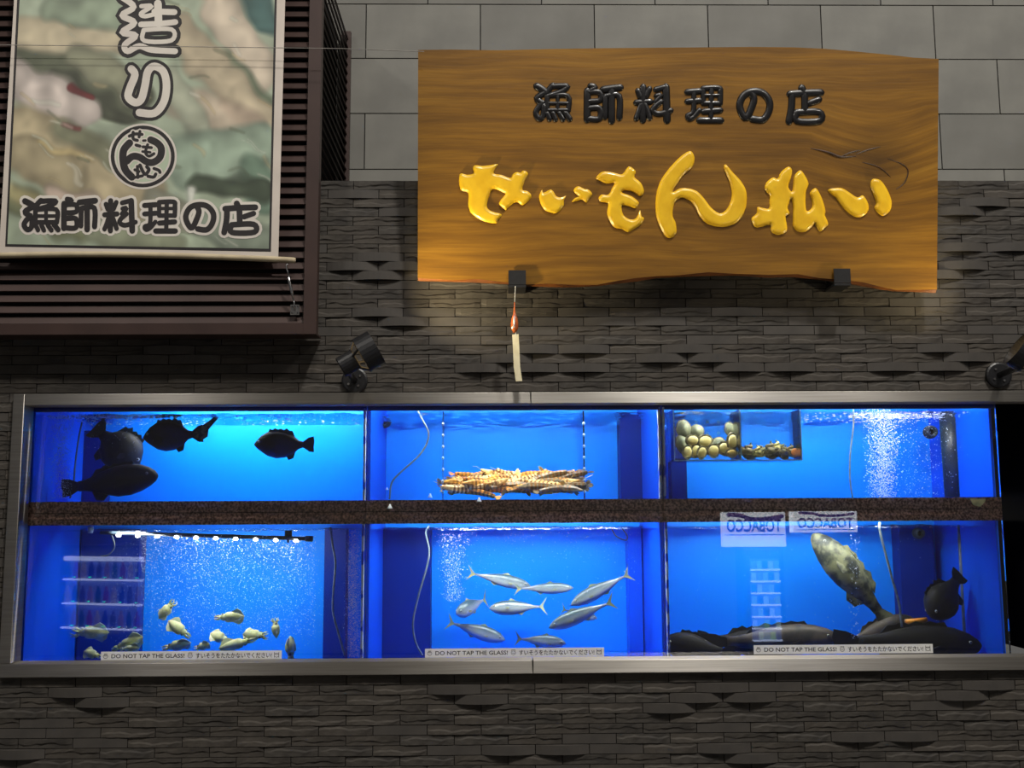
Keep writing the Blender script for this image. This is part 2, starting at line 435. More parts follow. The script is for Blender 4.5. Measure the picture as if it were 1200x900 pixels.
# extra dark panels / filter boxes inside
def panel(key, name, m, px0, px1, Y0, Y1, z0, z1):
    t = TANKS[key]; o = MB().box(V(px0, 600, Y0).x, V(px1, 600, Y0).x, Y0, Y1, z0, z1).build(name, M[m], t); o.location = -t.location
    return o
panel('L1', 'filter_box', 'blue_deep', 446, 505, BACK-0.10, BACK-0.002, ZL0+0.015, ZT1-0.03)
panel('L1', 'filter_box', 'blue_side', 735, 751, BACK-0.10, BACK-0.002, ZL0+0.015, ZT1-0.03)
panel('U1', 'filter_box', 'blue_deep', 728, 757, BACK-0.12, BACK-0.002, ZU+0.015, ZWU+0.02)
panel('U0', 'filter_box', 'blue_deep', 92, 119, BACK-0.10, BACK-0.002, ZU+0.015, ZWU-0.03)
panel('L0', 'filter_box', 'blue_deep', 97, 165, BACK-0.10, BACK-0.002, ZL0+0.015, ZT1-0.03)
panel('L0', 'filter_box', 'blue_deep', 381, 406, BACK-0.10, BACK-0.002, ZL0+0.015, ZT1-0.03)
panel('U2', 'filter_box', 'blue_deep', 788, 806, BACK-0.10, BACK-0.002, ZU+0.015, ZWU-0.02)
panel('L2', 'filter_box', 'blue_deep', 1052, 1092, BACK-0.10, BACK-0.002, ZL0+0.015, ZT1-0.03)
# silicone seams at the joints, lamp sparkle painted on as pale and blue noise
for key, px, z0, z1 in (('U0', 425.5, ZT0, ZWU+0.02), ('L0', 425, ZL0, ZT1), ('U1', 775.5, ZT0, ZWU+0.02), ('U2', 780.5, ZT0, ZWU+0.02), ('L2', 781, ZL0, ZT1)):
    t = TANKS[key]; x = V(px, 600, G).x
    o = MB().box(x-0.0045, x+0.0045, G+GT+0.001, G+0.044, z0, z1).build('silicone_seam', M['silicone'], t); o.location = -t.location

# granite band
gb = tag(empty('granite_band', (0, G+0.02, ZT1)), 'speckled dark brown granite band between upper and lower fish tanks', 'stone band')
for i in range(3):
    x0 = xs[i]+0.0012; x1 = xs[i+1]-0.0012
    for (za, zb) in ((ZT1, ZTM-0.0012), (ZTM+0.0012, ZT0)):
        MB().box(x0, x1, G+GT+0.001, G+GT+0.022, za, zb).build('granite_strip', M['granite'], gb).location = -gb.location
MB().box(xs[0]+.002, xs[3]-.002, G+GT+0.0225, G+GT+0.028, ZT1+.003, ZT0-.001).build('leak_blocker', M['dark'], gb).location = -gb.location  # added to block lamp light leaking through the joint between strips

# lamps: one hidden tube over each tank (the squid tank has an LED bar, built below)
M['lampw'] = mat('lamp_diffuser', (250, 250, 245), 0.4, emit=((255, 252, 245), 6.0), noise=(10, (245, 245, 240), 0.4, 0.6))
def tank_lamp(i, upper, power, label, fx0=0.08, fx1=0.92, y=0.165):
    x0 = xs[i]+(xs[i+1]-xs[i])*fx0; x1 = xs[i]+(xs[i+1]-xs[i])*fx1
    z = (ZR1+0.055) if upper else (ZT1+0.030)
    t = tag(empty('tank_lamp', ((x0+x1)/2, y, z)), label, 'lamp', 'lamps hidden above the tanks')
    L = (x1-x0)/2
    MB().box(-L, L, -0.03, 0.03, 0.008, 0.030).build('lamp_housing', M['white'], t)
    MB().tube([(-L+0.02, 0, 0), (L-0.02, 0, 0)], 0.008, 8).build('lamp_tube', M['lampw'], t, True)
    area('lamp_light', (0, 0.0, -0.012), (0, 0.36, -0.5), 2*L-0.04, 0.03, power, (1.0, 0.98, 0.94), t)
    return t
tank_lamp(0, True, 13, 'tube lamp over the tank of dark silhouetted fish', 0.25, 0.95, 0.52)
tank_lamp(1, True, 15, 'tube lamp over the tank of striped prawns', y=0.135)
tank_lamp(2, True, 18, 'tube lamp over the tank with the shellfish basket', y=0.175)
tank_lamp(1, False, 14, 'tube lamp over the mackerel tank', 0.16, 0.9)
tank_lamp(2, False, 9, 'tube lamp over the grouper tank', 0.1, 0.75, 0.25)

# water surfaces
def water(i, upper, label):
    x0, x1 = xs[i]+0.014, xs[i+1]-0.014
    y0, y1 = G+0.046, BACK-0.002
    zb = ZWU if upper else ZWL
    nx, ny = 120, 44; rr = random.Random(i*2+upper)
    ph = [(rr.uniform(12, 60), rr.uniform(-70, 70), rr.uniform(0, 6.3), rr.uniform(0.4, 1)) for _ in range(9)]
    vs = []; fs = []
    for a in range(nx+1):
        for b in range(ny+1):
            x = x0+(x1-x0)*a/nx; y = y0+(y1-y0)*b/ny
            z = sum(math.sin(kx*x+ky*y+p)*am for kx, ky, p, am in ph)*0.0011
            vs.append((x, y, zb+z))
    for a in range(nx):
        for b in range(ny): fs.append((a*(ny+1)+b, (a+1)*(ny+1)+b, (a+1)*(ny+1)+b+1, a*(ny+1)+b+1))
    mb = MB(); mb.add(vs, fs)
    o = mb.build('water_surface', M['water'], None, True)
    tag(o, label, 'water', 'water surfaces of the tanks', 'stuff')
for i in range(3):
    water(i, True, 'rippling water surface in the '+names[i].replace('tank', 'upper tank', 1))
    water(i, False, 'rippling water surface in the '+lnames[i].split(' under')[0].split(' in ')[0].split(' with')[0].replace('tank', 'lower tank', 1))

# ------------------------------------------------------------------ big wooden sign, leaning forward
SN = (Matrix.Rotation(math.radians(7), 3, 'X') @ Vector((0, 1, 0))).normalized()   # into the wall
SN = Vector((0, math.cos(math.radians(7)), math.sin(math.radians(7))))
SP = V(794, 330, -0.12)
def SV(px, py, off=0.0): return VP(px, py, SP, SN) - SN*off       # off: toward the viewer
def wood():
    m = bpy.data.materials.new('varnished_wood'); m.use_nodes = True; nt = m.node_tree; b = nt.nodes['Principled BSDF']
    N = nt.nodes.new; Lk = nt.links.new
    tc = N('ShaderNodeTexCoord')
    # swirl the grain round a knot
    mp = N('ShaderNodeMapping'); Lk(tc.outputs['Object'], mp.inputs[0])
    n1 = N('ShaderNodeTexNoise'); n1.inputs['Scale'].default_value = 1.3; n1.inputs['Detail'].default_value = 2
    Lk(mp.outputs[0], n1.inputs['Vector'])
    mulv = N('ShaderNodeVectorMath'); mulv.operation = 'MULTIPLY_ADD'
    Lk(n1.outputs['Color'], mulv.inputs[0]); mulv.inputs[1].default_value = (0.05, 0.05, 0.07); Lk(mp.outputs[0], mulv.inputs[2])
    kd = N('ShaderNodeVectorMath'); kd.operation = 'DISTANCE'; Lk(tc.outputs['Object'], kd.inputs[0]); kd.inputs[1].default_value = KNOT
    kr = N('ShaderNodeMapRange'); kr.inputs['From Min'].default_value = 0.0; kr.inputs['From Max'].default_value = 0.32
    kr.inputs['To Min'].default_value = 0.09; kr.inputs['To Max'].default_value = 0.0; Lk(kd.outputs['Value'], kr.inputs['Value'])
    cmb = N('ShaderNodeCombineXYZ'); Lk(kr.outputs[0], cmb.inputs['Z'])
    addv = N('ShaderNodeVectorMath'); addv.operation = 'ADD'; Lk(mulv.outputs[0], addv.inputs[0]); Lk(cmb.outputs[0], addv.inputs[1])
    m2 = N('ShaderNodeMapping'); m2.inputs['Scale'].default_value = (0.6, 1, 10.0); Lk(addv.outputs[0], m2.inputs[0])
    n2 = N('ShaderNodeTexNoise'); n2.inputs['Scale'].default_value = 2.2; n2.inputs['Detail'].default_value = 6; n2.inputs['Roughness'].default_value = 0.6
    Lk(m2.outputs[0], n2.inputs['Vector'])
    r = N('ShaderNodeValToRGB'); e = r.color_ramp.elements
    e[0].position = 0.12; e[0].color = (*lin((84, 55, 9)), 1); e[1].position = 0.92; e[1].color = (*lin((162, 120, 36)), 1)
    k = e.new(0.45); k.color = (*lin((118, 80, 15)), 1); k = e.new(0.6); k.color = (*lin((138, 96, 21)), 1)
    Lk(n2.outputs['Fac'], r.inputs[0])
    m3 = N('ShaderNodeMapping'); m3.inputs['Scale'].default_value = (2.5, 1, 75.0); Lk(addv.outputs[0], m3.inputs[0])
    n3 = N('ShaderNodeTexNoise'); n3.inputs['Scale'].default_value = 2.0; n3.inputs['Detail'].default_value = 4; Lk(m3.outputs[0], n3.inputs['Vector'])
    r3 = N('ShaderNodeMapRange'); r3.inputs['From Min'].default_value = 0.35; r3.inputs['From Max'].default_value = 0.7
    r3.inputs['To Min'].default_value = 0.86; r3.inputs['To Max'].default_value = 1.06; Lk(n3.outputs['Fac'], r3.inputs['Value'])
    kk = N('ShaderNodeMapRange'); kk.inputs['From Min'].default_value = 0.0; kk.inputs['From Max'].default_value = 0.20
    kk.inputs['To Min'].default_value = 0.52; kk.inputs['To Max'].default_value = 1.0; Lk(kd.outputs['Value'], kk.inputs['Value'])
    mm = N('ShaderNodeMath'); mm.operation = 'MULTIPLY'; Lk(r3.outputs[0], mm.inputs[0]); Lk(kk.outputs[0], mm.inputs[1])
    mx = N('ShaderNodeMix'); mx.data_type = 'RGBA'; mx.blend_type = 'MULTIPLY'; mx.inputs[0].default_value = 1.0
    Lk(r.outputs[0], mx.inputs[6]); Lk(mm.outputs[0], mx.inputs[7]); Lk(mx.outputs[2], b.inputs['Base Color'])
    b.inputs['Roughness'].default_value = 0.42; b.inputs['Coat Weight'].default_value = 0.25; b.inputs['Coat Roughness'].default_value = 0.2
    bp = N('ShaderNodeBump'); bp.inputs['Strength'].default_value = 0.12; bp.inputs['Distance'].default_value = 0.004
    Lk(n3.outputs['Fac'], bp.inputs['Height']); Lk(bp.outputs[0], b.inputs['Normal'])
    return m
SO = SV(794, 335)
KNOT = tuple(SV(1030, 190)-SO)
M['wood'] = wood()
M['bark'] = mat('live_edge_wood', (112, 62, 10), 0.5, noise=(10, (74, 38, 6), 0.35, 0.7, (1, 1, 4)), bump=(40, 0.4, 0.006, (0.5, 1, 2)))
M['bark_dark'] = mat('dark_wood_crack', (64, 34, 8), 0.6, noise=(30, (40, 22, 6), 0.4, 0.6))
sign = tag(empty('shop_sign', SO), 'big honey-brown wooden slab sign with carved gold and black Japanese lettering', 'sign')
top = [(490,58.5),(530,58),(585,59),(640,57.5),(700,56.5),(760,56),(820,55.5),(880,55),(930,55.5),(965,57),(1000,60),(1040,64),(1070,67.5),(1100,69)]
bot = [(1098,343),(1075,342),(1050,341),(1035,339),(1010,334.5),(985,330),(960,327),(935,324.5),(900,325),(865,322.5),(830,323),(795,324),(770,325.5),(750,329),(725,332),(700,335),(670,336.5),(640,336),(615,335),(590,332.5),(560,331),(530,330),(489.5,329)]
outl = top+bot
front = [SV(x, y) for x, y in top]+[SV(x, y-(2.6+1.4*math.sin(x*0.07)), 0.0) for x, y in bot]
mid = [SV(x, y+0.6, -0.007) for x, y in top]+[SV(x, y, -0.014) for x, y in bot]
back = [SV(x, y+0.6, -0.052) for x, y in top]+[SV(x, y-1, -0.052) for x, y in bot]
n = len(front); mb = MB()
mb.add([p-SO for p in front+mid+back], [tuple(reversed(range(n)))], 0)
mb.f.append(tuple(2*n+i for i in range(n))); mb.m.append(0)
for i in range(n):
    j = (i+1) % n; mi = 1 if i >= len(top)-0 and i < n-1 else 0
    mb.f.append((i, j, n+j, n+i)); mb.m.append(mi)
    mb.f.append((n+i, n+j, 2*n+j, 2*n+i)); mb.m.append(mi)
slab = mb.build('slab', [M['wood'], M['bark']], sign)
# gold carved letters
def cp(pts, ox, oy, s): return [(ox+x/s, oy+y/s) for x, y in pts]
GOLD = [
 cp([(65,255),(130,262),(185,250),(180,205),(200,178),(260,185),(330,178),(400,168),(380,205),(365,250),(430,262),(510,290),(530,258),(565,238),(600,245),(620,225),(655,235),(665,260),(640,310),(615,390),(660,405),(695,440),(680,480),(620,530),(575,505),(540,510),(490,550),(468,572),(415,525),(420,490),(465,435),(450,420),(370,385),(335,420),(315,480),(305,545),(350,585),(435,610),(400,660),(385,690),(290,675),(220,640),(160,590),(140,520),(140,420),(70,390)], 530, 170, 7.5),
 cp([(790,390),(800,420),(860,392),(890,410),(915,450),(960,460),(1000,445),(980,490),(980,530),(950,575),(905,600),(850,590),(800,560),(765,480),(765,440)], 530, 170, 7.5),
 [(670,236.7),(674,232),(678,230),(672.7,225.3),(673.3,220.7),(678,218.3),(684.7,221.3),(690,222.5),(694,227.5),(691,232.5),(687,237.5),(682,234),(678,235)],
 cp([(50,235),(75,200),(110,185),(180,195),(235,205),(280,150),(330,185),(320,225),(365,265),(388,320),(375,355),(350,358),(310,330),(255,318),(235,335),(300,360),(345,395),(350,415),(330,445),(290,435),(235,425),(235,470),(255,505),(300,525),(335,510),(360,455),(370,500),(388,515),(370,555),(320,590),(275,612),(230,590),(180,580),(140,520),(128,470),(135,410),(85,400),(68,375),(90,348),(135,350),(165,300),(180,265),(120,270),(80,250)], 690, 170, 6),
 cp([(710,42),(740,75),(740,120),(720,165),(675,200),(630,260),(590,330),(640,305),(700,305),(760,325),(810,375),(860,440),(920,480),(965,455),(995,400),(1005,340),(990,260),(960,190),(950,150),(965,138),(1010,190),(1070,255),(1105,320),(1110,400),(1090,480),(1040,545),(960,575),(880,570),(820,545),(780,500),(750,440),(715,395),(660,372),(620,385),(595,430),(590,500),(610,545),(615,620),(570,655),(530,630),(490,550),(470,470),(472,360),(500,260),(560,170),(640,85)], 690, 170, 6),
 cp([(340,160),(368,190),(355,260),(340,310),(365,345),(375,300),(380,240),(400,205),(432,188),(465,230),(490,290),(470,350),(468,440),(478,490),(515,460),(512,400),(498,355),(540,318),(575,365),(600,430),(615,490),(610,520),(635,580),(615,610),(570,640),(535,585),(520,600),(470,640),(410,640),(375,605),(372,540),(375,460),(362,400),(345,430),(335,470),(350,510),(320,530),(330,600),(325,640),(280,665),(230,655),(210,630),(205,590),(110,612),(75,580),(68,540),(105,505),(110,460),(150,465),(195,470),(200,420),(200,370),(165,330),(175,280),(225,240),(260,250),(285,200)], 870, 170, 6.316),
 cp([(630,335),(690,318),(740,320),(790,350),(850,388),(890,372),(925,420),(935,470),(910,515),(860,535),(810,520),(740,460),(690,390)], 870, 170, 6.316),
 cp([(970,250),(1020,260),(1060,310),(1090,370),(1105,430),(1090,490),(1040,525),(1000,500),(975,465),(990,430),(970,370),(948,310),(950,270)], 870, 170, 6.316),
]
M['gold'] = mat('gold_leaf_paint', (240, 194, 36), 0.33, noise=(16, (224, 174, 22), 0.35, 0.7), spec=0.6, coat=0.4, bump=(45, 0.22, 0.004))
def puff(pts_px, parent, m, name, R=5.0, H=0.013, step=1.5):
    """inflated relief over a polygon in sign pixels"""
    P = np.array(pts_px, float)
    out = np.array([(q.x, q.y) for q in spline([(a, b, 0) for a, b in pts_px], 3, True)])
    A = out; B = np.roll(out, -1, 0)
    def dist(q):
        ab = B-A; t = np.clip(((q-A)*ab).sum(1)/np.maximum((ab**2).sum(1), 1e-9), 0, 1)
        return np.sqrt((((A+ab*t[:, None])-q)**2).sum(1)).min()
    def inside(q):
        c = ((A[:, 1] > q[1]) != (B[:, 1] > q[1])) & (q[0] < (B[:, 0]-A[:, 0])*(q[1]-A[:, 1])/(B[:, 1]-A[:, 1]+1e-12)+A[:, 0])
        return c.sum() % 2 == 1
    from mathutils.geometry import delaunay_2d_cdt
    vs = [Vector((a, b)) for a, b in out]; nb = len(vs)
    x0, y0 = out.min(0); x1, y1 = out.max(0)
    for yy in np.arange(y0, y1, step):
        for xx in np.arange(x0, x1, step):
            q = np.array([xx+0.3*step*((int(yy/step)) % 2), yy])
            if inside(q) and dist(q) > step*0.55: vs.append(Vector((q[0], q[1])))
    v2, e2, f2, *_ = delaunay_2d_cdt(vs, [(i, (i+1) % nb) for i in range(nb)], [tuple(range(nb))], 1, 1e-4)
    vv = []
    for q in v2:
        d = dist(np.array([q.x, q.y])); h = H*math.sqrt(max(0, 1-(1-min(d/R, 1))**2))
        vv.append(SV(q.x, q.y, h+0.001)-SO)
    mb = MB(); mb.add(vv, [tuple(f) for f in f2])
    k = len(vv); mb.add([SV(a, b, -0.001)-SO for a, b in out]+[SV(a, b, 0.0015)-SO for a, b in out], [(i, (i+1) % nb, nb+(i+1) % nb, nb+i) for i in range(nb)])
    return mb.build(name, m, parent, True)
for g in GOLD: puff(g, sign, M['gold'], 'gold_letter')
# black characters: rounded brush strokes.  glyph = list of (points, width)
KANJI = {
 '漁': (610, 85, 6, [([(115,97),(150,118),(178,140)],36),([(170,142),(115,182),(150,215)],32),([(152,212),(108,280),(132,325),(160,302),(163,235)],30),([(225,92),(205,115),(180,150)],30),([(222,98),(285,95),(330,100),(285,135),(200,163)],30),([(187,165),(187,268)],26),([(187,165),(332,165),(336,268)],26),([(187,216),(335,216)],18),([(187,266),(336,266)],26),([(261,165),(261,266)],20),([(188,288),(205,328)],26),([(228,286),(246,330)],26),([(272,286),(298,330)],26),([(316,284),(345,326)],30)]),
 '師': (610, 85, 6, [([(492,94),(525,104),(492,128)],30),([(470,130),(468,330)],36),([(470,140),(555,140),(560,195),(480,205)],30),([(475,252),(555,252),(556,325),(472,325)],32),([(582,120),(640,112),(700,106)],36),([(596,168),(594,312)],30),([(600,168),(692,165),(695,318)],32),([(640,118),(640,340)],36)]),
 '料': (610, 85, 6, [([(862,104),(860,335)],34),([(815,212),(912,205)],32),([(826,130),(842,172)],30),([(906,116),(884,168)],30),([(850,225),(832,280),(815,322)],30),([(872,222),(892,270),(908,318)],30),([(952,120),(1010,105)],30),([(1022,104),(1030,335)],38),([(955,165),(985,162),(950,205)],28),([(985,205),(945,240),(932,272),(975,292),(1055,268)],30)]),
 '理': (790, 85, 6.316, [([(98,145),(190,138)],34),([(98,215),(192,208)],32),([(145,142),(142,290),(100,318),(112,345),(145,328),(185,280)],28),([(215,122),(215,228)],28),([(215,118),(330,115),(342,150),(340,230)],30),([(215,170),(340,170)],20),([(215,228),(340,228)],28),([(276,120),(272,350)],28),([(218,290),(340,280)],34),([(188,355),(345,355)],36)]),
 'の': (790, 85, 6.316, [([(570,150),(590,195),(575,255),(535,335),(500,300),(485,235),(520,165),(590,140),(660,155),(705,215),(700,290),(655,350),(580,345)],38)]),
 '店': (790, 85, 6.316, [([(945,116),(958,150)],40),([(858,160),(960,152),(1085,148)],38),([(872,165),(868,260),(850,362)],38),([(965,160),(968,288)],38),([(1000,228),(1072,200)],34),([(908,296),(1072,292),(1078,358),(908,360),(906,296)],36)]),
}
M['lacquer'] = mat('black_lacquer', (12, 11, 14), 0.36, noise=(20, (17, 15, 18), 0.4, 0.6), coat=0.12)
for ch, (ox, oy, s, strokes) in KANJI.items():
    mb = MB()
    for pts, wd in strokes:
        P = [(q.x, q.y) for q in spline([(ox+a/s, oy+b/s, 0) for a, b in pts], 4)]
        h = wd/s/2*1.46; mrad = h*0.0036
        # stroke as a flattened round bar lying on the slab
        pts3 = [SV(a, b)-SO for a, b in P]
        k = 8; rr = []
        xp = (SV(700, 100)-SV(699, 100)); zp = (SV(700, 99)-SV(700, 100))
        n = len(pts3)
        def ringat(c, t2, sc):
            nrm = Vector((-t2.y, t2.x)); wv = (xp*nrm.x - zp*nrm.y)*h*sc
            return [c + wv*math.cos(2*math.pi*j/k) - SN*(0.0075*sc*math.sin(2*math.pi*j/k)) for j in range(k)]
        T = []
        for i in range(n):
            a = Vector(P[max(i-1, 0)]); b = Vector(P[min(i+1, n-1)]); t = b-a; T.append(t.normalized() if t.length else Vector((1, 0)))
        def shift(c, t2, d): return c + (xp*t2.x - zp*t2.y)*d
        rr.append(ringat(shift(pts3[0], T[0], -h), T[0], 0.25)); rr.append(ringat(shift(pts3[0], T[0], -h*0.6), T[0], 0.8))
        rr += [ringat(pts3[i], T[i], 1) for i in range(n)]
        rr.append(ringat(shift(pts3[-1], T[-1], h*0.6), T[-1], 0.8)); rr.append(ringat(shift(pts3[-1], T[-1], h), T[-1], 0.25))
        mb.rings(rr)
    mb.build('black_letter', M['lacquer'], sign, True)
# dark crack by the knot
mb = MB(); mb.tube([SV(x, y, 0.0004)-SO for x, y in spline([(950,174,0),(968,179,0),(985,184,0),(1002,182,0)], 4) for (x, y) in [(x, y)]] if False else [SV(q.x, q.y, 0.0002)-SO for q in spline([(950,174,0),(968,178,0),(985,184,0),(1003,183,0)], 4)], [0.0015+0.0045*math.sin(math.pi*i/12)**2 for i in range(13)], 5)
mb.build('crack', M['bark_dark'], sign)
for pts_ in ([(1003,181,0),(1016,176,0),(1032,172,0)], [(985,184,0),(996,179,0),(1008,176,0)], [(1040,186,0),(1056,192,0),(1064,200,0),(1060,214,0),(1050,222,0)], [(1010,190,0),(1030,196,0),(1044,208,0)]):
    P_ = spline(pts_, 6); n_ = len(P_)
    MB().tube([SV(q.x, q.y, 0.0002)-SO for q in P_], [0.0008+0.0022*math.sin(math.pi*i/(n_-1)) for i in range(n_)], 5).build('crack', M['bark_dark'], sign)
# holders under the sign
def holder(px, py, w_, label):
    c = SV(px, py, 0.012); t = tag(empty('sign_bracket', c), label, 'bracket')
    sc = scale_at(-0.15)
    R = Matrix.Rotation(math.radians(-7), 3, 'X')
    MB().box(-w_*sc/2, w_*sc/2, -0.006, 0.0, -8.5*sc, 9*sc).build('front_plate', M['black'], t)
    MB().box(-w_*sc/2, w_*sc/2, -0.006, 0.13, -9.5*sc-0.008, -9.0*sc).build('bottom_plate', M['black'], t)
    MB().box(-w_*sc/2, w_*sc/2, 0.1, 0.106, -9.0*sc, 3*sc).build('wall_plate', M['black'], t)
holder(606, 326, 21, 'small square black bracket under the sign near the hanging charm')
holder(985.5, 324, 20, 'small square black bracket under the sign below the gold letters')

# ------------------------------------------------------------------ louvred box at upper left
YB = -0.16
XB1 = V(372, 300, YB).x; ZBx0 = V(300, 391.5, YB).z; XB0 = V(-80, 300, YB).x; ZBx1 = V(300, -70, YB).z
XPO = V(357, 300, YB).x; ZRL = V(300, 379, YB).z
YBK = YT-0.02
lb = tag(empty('louver_box', (XB1, YB, ZBx0)), 'dark brown metal box with horizontal louvres behind the squid banner', 'louver')
def lp(n, *b):
    mb = MB(); q = lb.location; mb.box(b[0]-q.x, b[1]-q.x, b[2]-q.y, b[3]-q.y, b[4]-q.z, b[5]-q.z)
    return mb.build(n, M['louver'], lb)
lp('corner_post', XPO, XB1, YB, YB+0.05, ZBx0, ZBx1)
lp('bottom_rail', XB0, XPO-0.0005, YB, YB+0.05, ZBx0, ZRL)
lp('bottom_plate', XB0, XB1-0.004, YB+0.051, -0.012, ZBx0+0.004, ZBx0+0.012)
q = lb.location
MB().box(XB0-q.x, XPO-0.02-q.x, 0.075, 0.083, ZRL-q.z, ZBx1-q.z).build('shade_sheet', M['dark'], lb)  # dark sheet standing in for the shade behind the slats
MB().box(XPO-0.03-q.x, XPO-0.02-q.x, 0.084, YBK-YB, ZTOPW+0.004-q.z, ZBx1-q.z).build('shade_sheet', M['dark'], lb)  # same stand-in for shade behind the side slats
lp('rear_post', XB1-0.05, XB1, YBK-0.03, YBK, ZTOPW+0.002, ZBx1)
PS = 0.0475
zz = ZRL+0.006
a = math.radians(28)
while zz < ZBx1-0.03:
    cx = (XB0+XPO)/2-q.x; L = (XPO-XB0)/2-0.0005
    Mx = Matrix.Translation((cx, 0.024, zz+0.012-q.z)) @ Matrix.Rotation(-a, 4, 'X')
    MB().box(-L, L, -0.003, 0.003, -0.018, 0.018, 0, Mx).build('slat', M['louver'], lb)
    zz += PS
zz = ZTOPW+0.02
while zz < ZBx1-0.03:
    Mx = Matrix.Translation((-0.022, (0.052+YBK-YB-0.03)/2, zz-q.z)) @ Matrix.Rotation(-a, 4, 'Y')
    Ly = (YBK-YB-0.03-0.052)/2
    MB().box(-0.003, 0.003, -Ly, Ly, -0.016, 0.016, 0, Mx).build('slat', M['louver'], lb)
    zz += PS

# ------------------------------------------------------------------ banner with printed squid
YN = YB-0.035
bq = [(19.5, -50), (335.5, -50), (326, 303), (-1.5, 297)]
def BV(u, v, off=0.0):       # u,v in 0..1 from top left
    (ax, ay), (bx, by), (cx, cy), (dx, dy) = bq
    x = (ax*(1-u)+bx*u)*(1-v)+(dx*(1-u)+cx*u)*v; y = (ay*(1-u)+by*u)*(1-v)+(dy*(1-u)+cy*u)*v
    return V(x, y, YN-off)
BO = BV(0.5, 1.0)
bn = tag(empty('banner', BO), 'hanging vinyl banner printed with squid photo, Japanese characters and round emblem', 'banner')
mb = MB(); mb.prism([BV(0, 0)-BO, BV(0, 1)-BO, BV(1, 1)-BO, BV(1, 0)-BO], (0, 0.003, 0))
mb.build('border', mat('banner_vinyl', (206, 196, 186), 0.55, noise=(5, (192, 182, 172), 0.35, 0.7), bump=(8, 0.1, 0.004)), bn)
def BQ(px, py, off): return V(px, py, YN-off)-BO
# dark key line and picture
mb = MB(); mb.prism([BQ(22.5, -50, 0.0006), BQ(6, 289, 0.0006), BQ(317.5, 295, 0.0006), BQ(325.5, -50, 0.0006)], (0, 0.0004, 0))
mb.build('key_line', M['ink'], bn)
nx, ny = 200, 200
ca = [(25.5, -50), (323, -50), (315, 291.5), (8.5, 286)]
vs = []; uvpx = []
for j in range(ny+1):
    for i in range(nx+1):
        u = i/nx; v = j/ny
        x = (ca[0][0]*(1-u)+ca[1][0]*u)*(1-v)+(ca[3][0]*(1-u)+ca[2][0]*u)*v
        y = (ca[0][1]*(1-u)+ca[1][1]*u)*(1-v)+(ca[3][1]*(1-u)+ca[2][1]*u)*v
        vs.append(BQ(x, y, 0.0012)); uvpx.append((x, y))
X = np.array(uvpx)
rs = np.random.RandomState(3)
def vnoise(X, cell, seed):
    r = np.random.RandomState(seed).rand(80, 80); q = (X+200)/cell; i = np.floor(q).astype(int); f = q-i; f = f*f*(3-2*f)
    g = lambda a, b: r[(i[:, 0]+a) % 80, (i[:, 1]+b) % 80]
    return (g(0, 0)*(1-f[:, 0])+g(1, 0)*f[:, 0])*(1-f[:, 1])+(g(0, 1)*(1-f[:, 0])+g(1, 1)*f[:, 0])*f[:, 1]
warp = np.stack([vnoise(X, 22, 1)-0.5, vnoise(X, 22, 2)-0.5], 1)*13
XW = X+warp
C = np.tile(np.array([150, 164, 138], float), (len(X), 1))
n1 = vnoise(XW, 30, 4)[:, None]; C = C*(1-0.45*n1)+np.array([186, 200, 176])*0.45*n1
def cap(p, q, r, col, soft=8, al=1.0):
    global C
    p = np.array(p, float); q = np.array(q, float); d = q-p; t = np.clip(((XW-p)@d)/(d@d), 0, 1)
    D = np.sqrt(((XW-(p+t[:, None]*d))**2).sum(1)); a = np.clip((r-D)/soft+0.5, 0, 1)[:, None]*al
    sh = (1-0.22*np.clip(D/r, 0, 1)**2)[:, None]
    C = C*(1-a)+np.array(col)*sh*a
for args in [((20,70),(150,118),30,(92,98,76)),((20,36),(135,44),21,(200,186,152)),((60,10),(140,20),16,(150,168,140)),((95,70),(150,100),18,(138,140,112)),
 ((70,95),(150,140),10,(70,74,58),8,0.8),((22,92),(96,132),22,(206,192,182)),((24,158),(150,226),40,(186,170,132)),((30,180),(80,210),26,(170,156,120),10),
 ((70,150),(160,196),12,(120,126,98),10,0.8),((250,-10),(304,86),22,(206,190,166)),((290,-20),(316,28),16,(70,108,104)),((262,70),(312,118),12,(104,120,92),8,0.9),
 ((212,40),(312,148),22,(194,178,146)),((215,120),(290,150),20,(196,172,148),10,0.8),((200,90),(230,150),14,(176,182,156)),
 ((225,190),(305,180),34,(152,174,150)),((300,200),(312,230),20,(124,156,130)),((235,215),(310,222),12,(62,74,56),8,0.9),((20,232),(90,270),16,(128,134,98),10),
 ((60,226),(110,236),9,(190,168,150)),((180,236),(230,262),14,(150,150,128)),((228,222),(215,250),5,(206,206,196),5,0.8),((110,270),(200,285),14,(146,154,124)),((240,262),(310,284),18,(136,150,130)),
 ((84,104),(108,112),4,(120,40,42),3,0.9),((72,145),(96,152),2.5,(130,60,58),3,0.8),((50,168),(110,190),5,(206,182,118),6,0.6),((12,220),(60,246),8,(196,178,120),8,0.6)]:
    cap(*args)
_g = C.mean(1, keepdims=True); C = C*0.82+_g*0.18
for k_ in range(60):
    p_ = np.array([rs.uniform(20, 315), rs.uniform(-40, 285)]); a_ = rs.uniform(0.2, 0.9); l_ = rs.uniform(8, 30)
    cap(p_, p_+np.array([math.cos(a_), math.sin(a_)])*l_, rs.uniform(0.8, 2.6), [(206, 204, 190), (92, 98, 78), (176, 160, 122), (190, 196, 180)][k_ % 4], 2.5, 0.45)
C *= (0.88+0.22*vnoise(X, 17, 9)[:, None]); C *= (0.93+0.14*vnoise(XW, 11, 8)[:, None])
C = np.clip(C, 0, 255)/255.0
CL = np.where(C <= 0.04045, C/12.92, ((C+0.055)/1.055)**2.4)
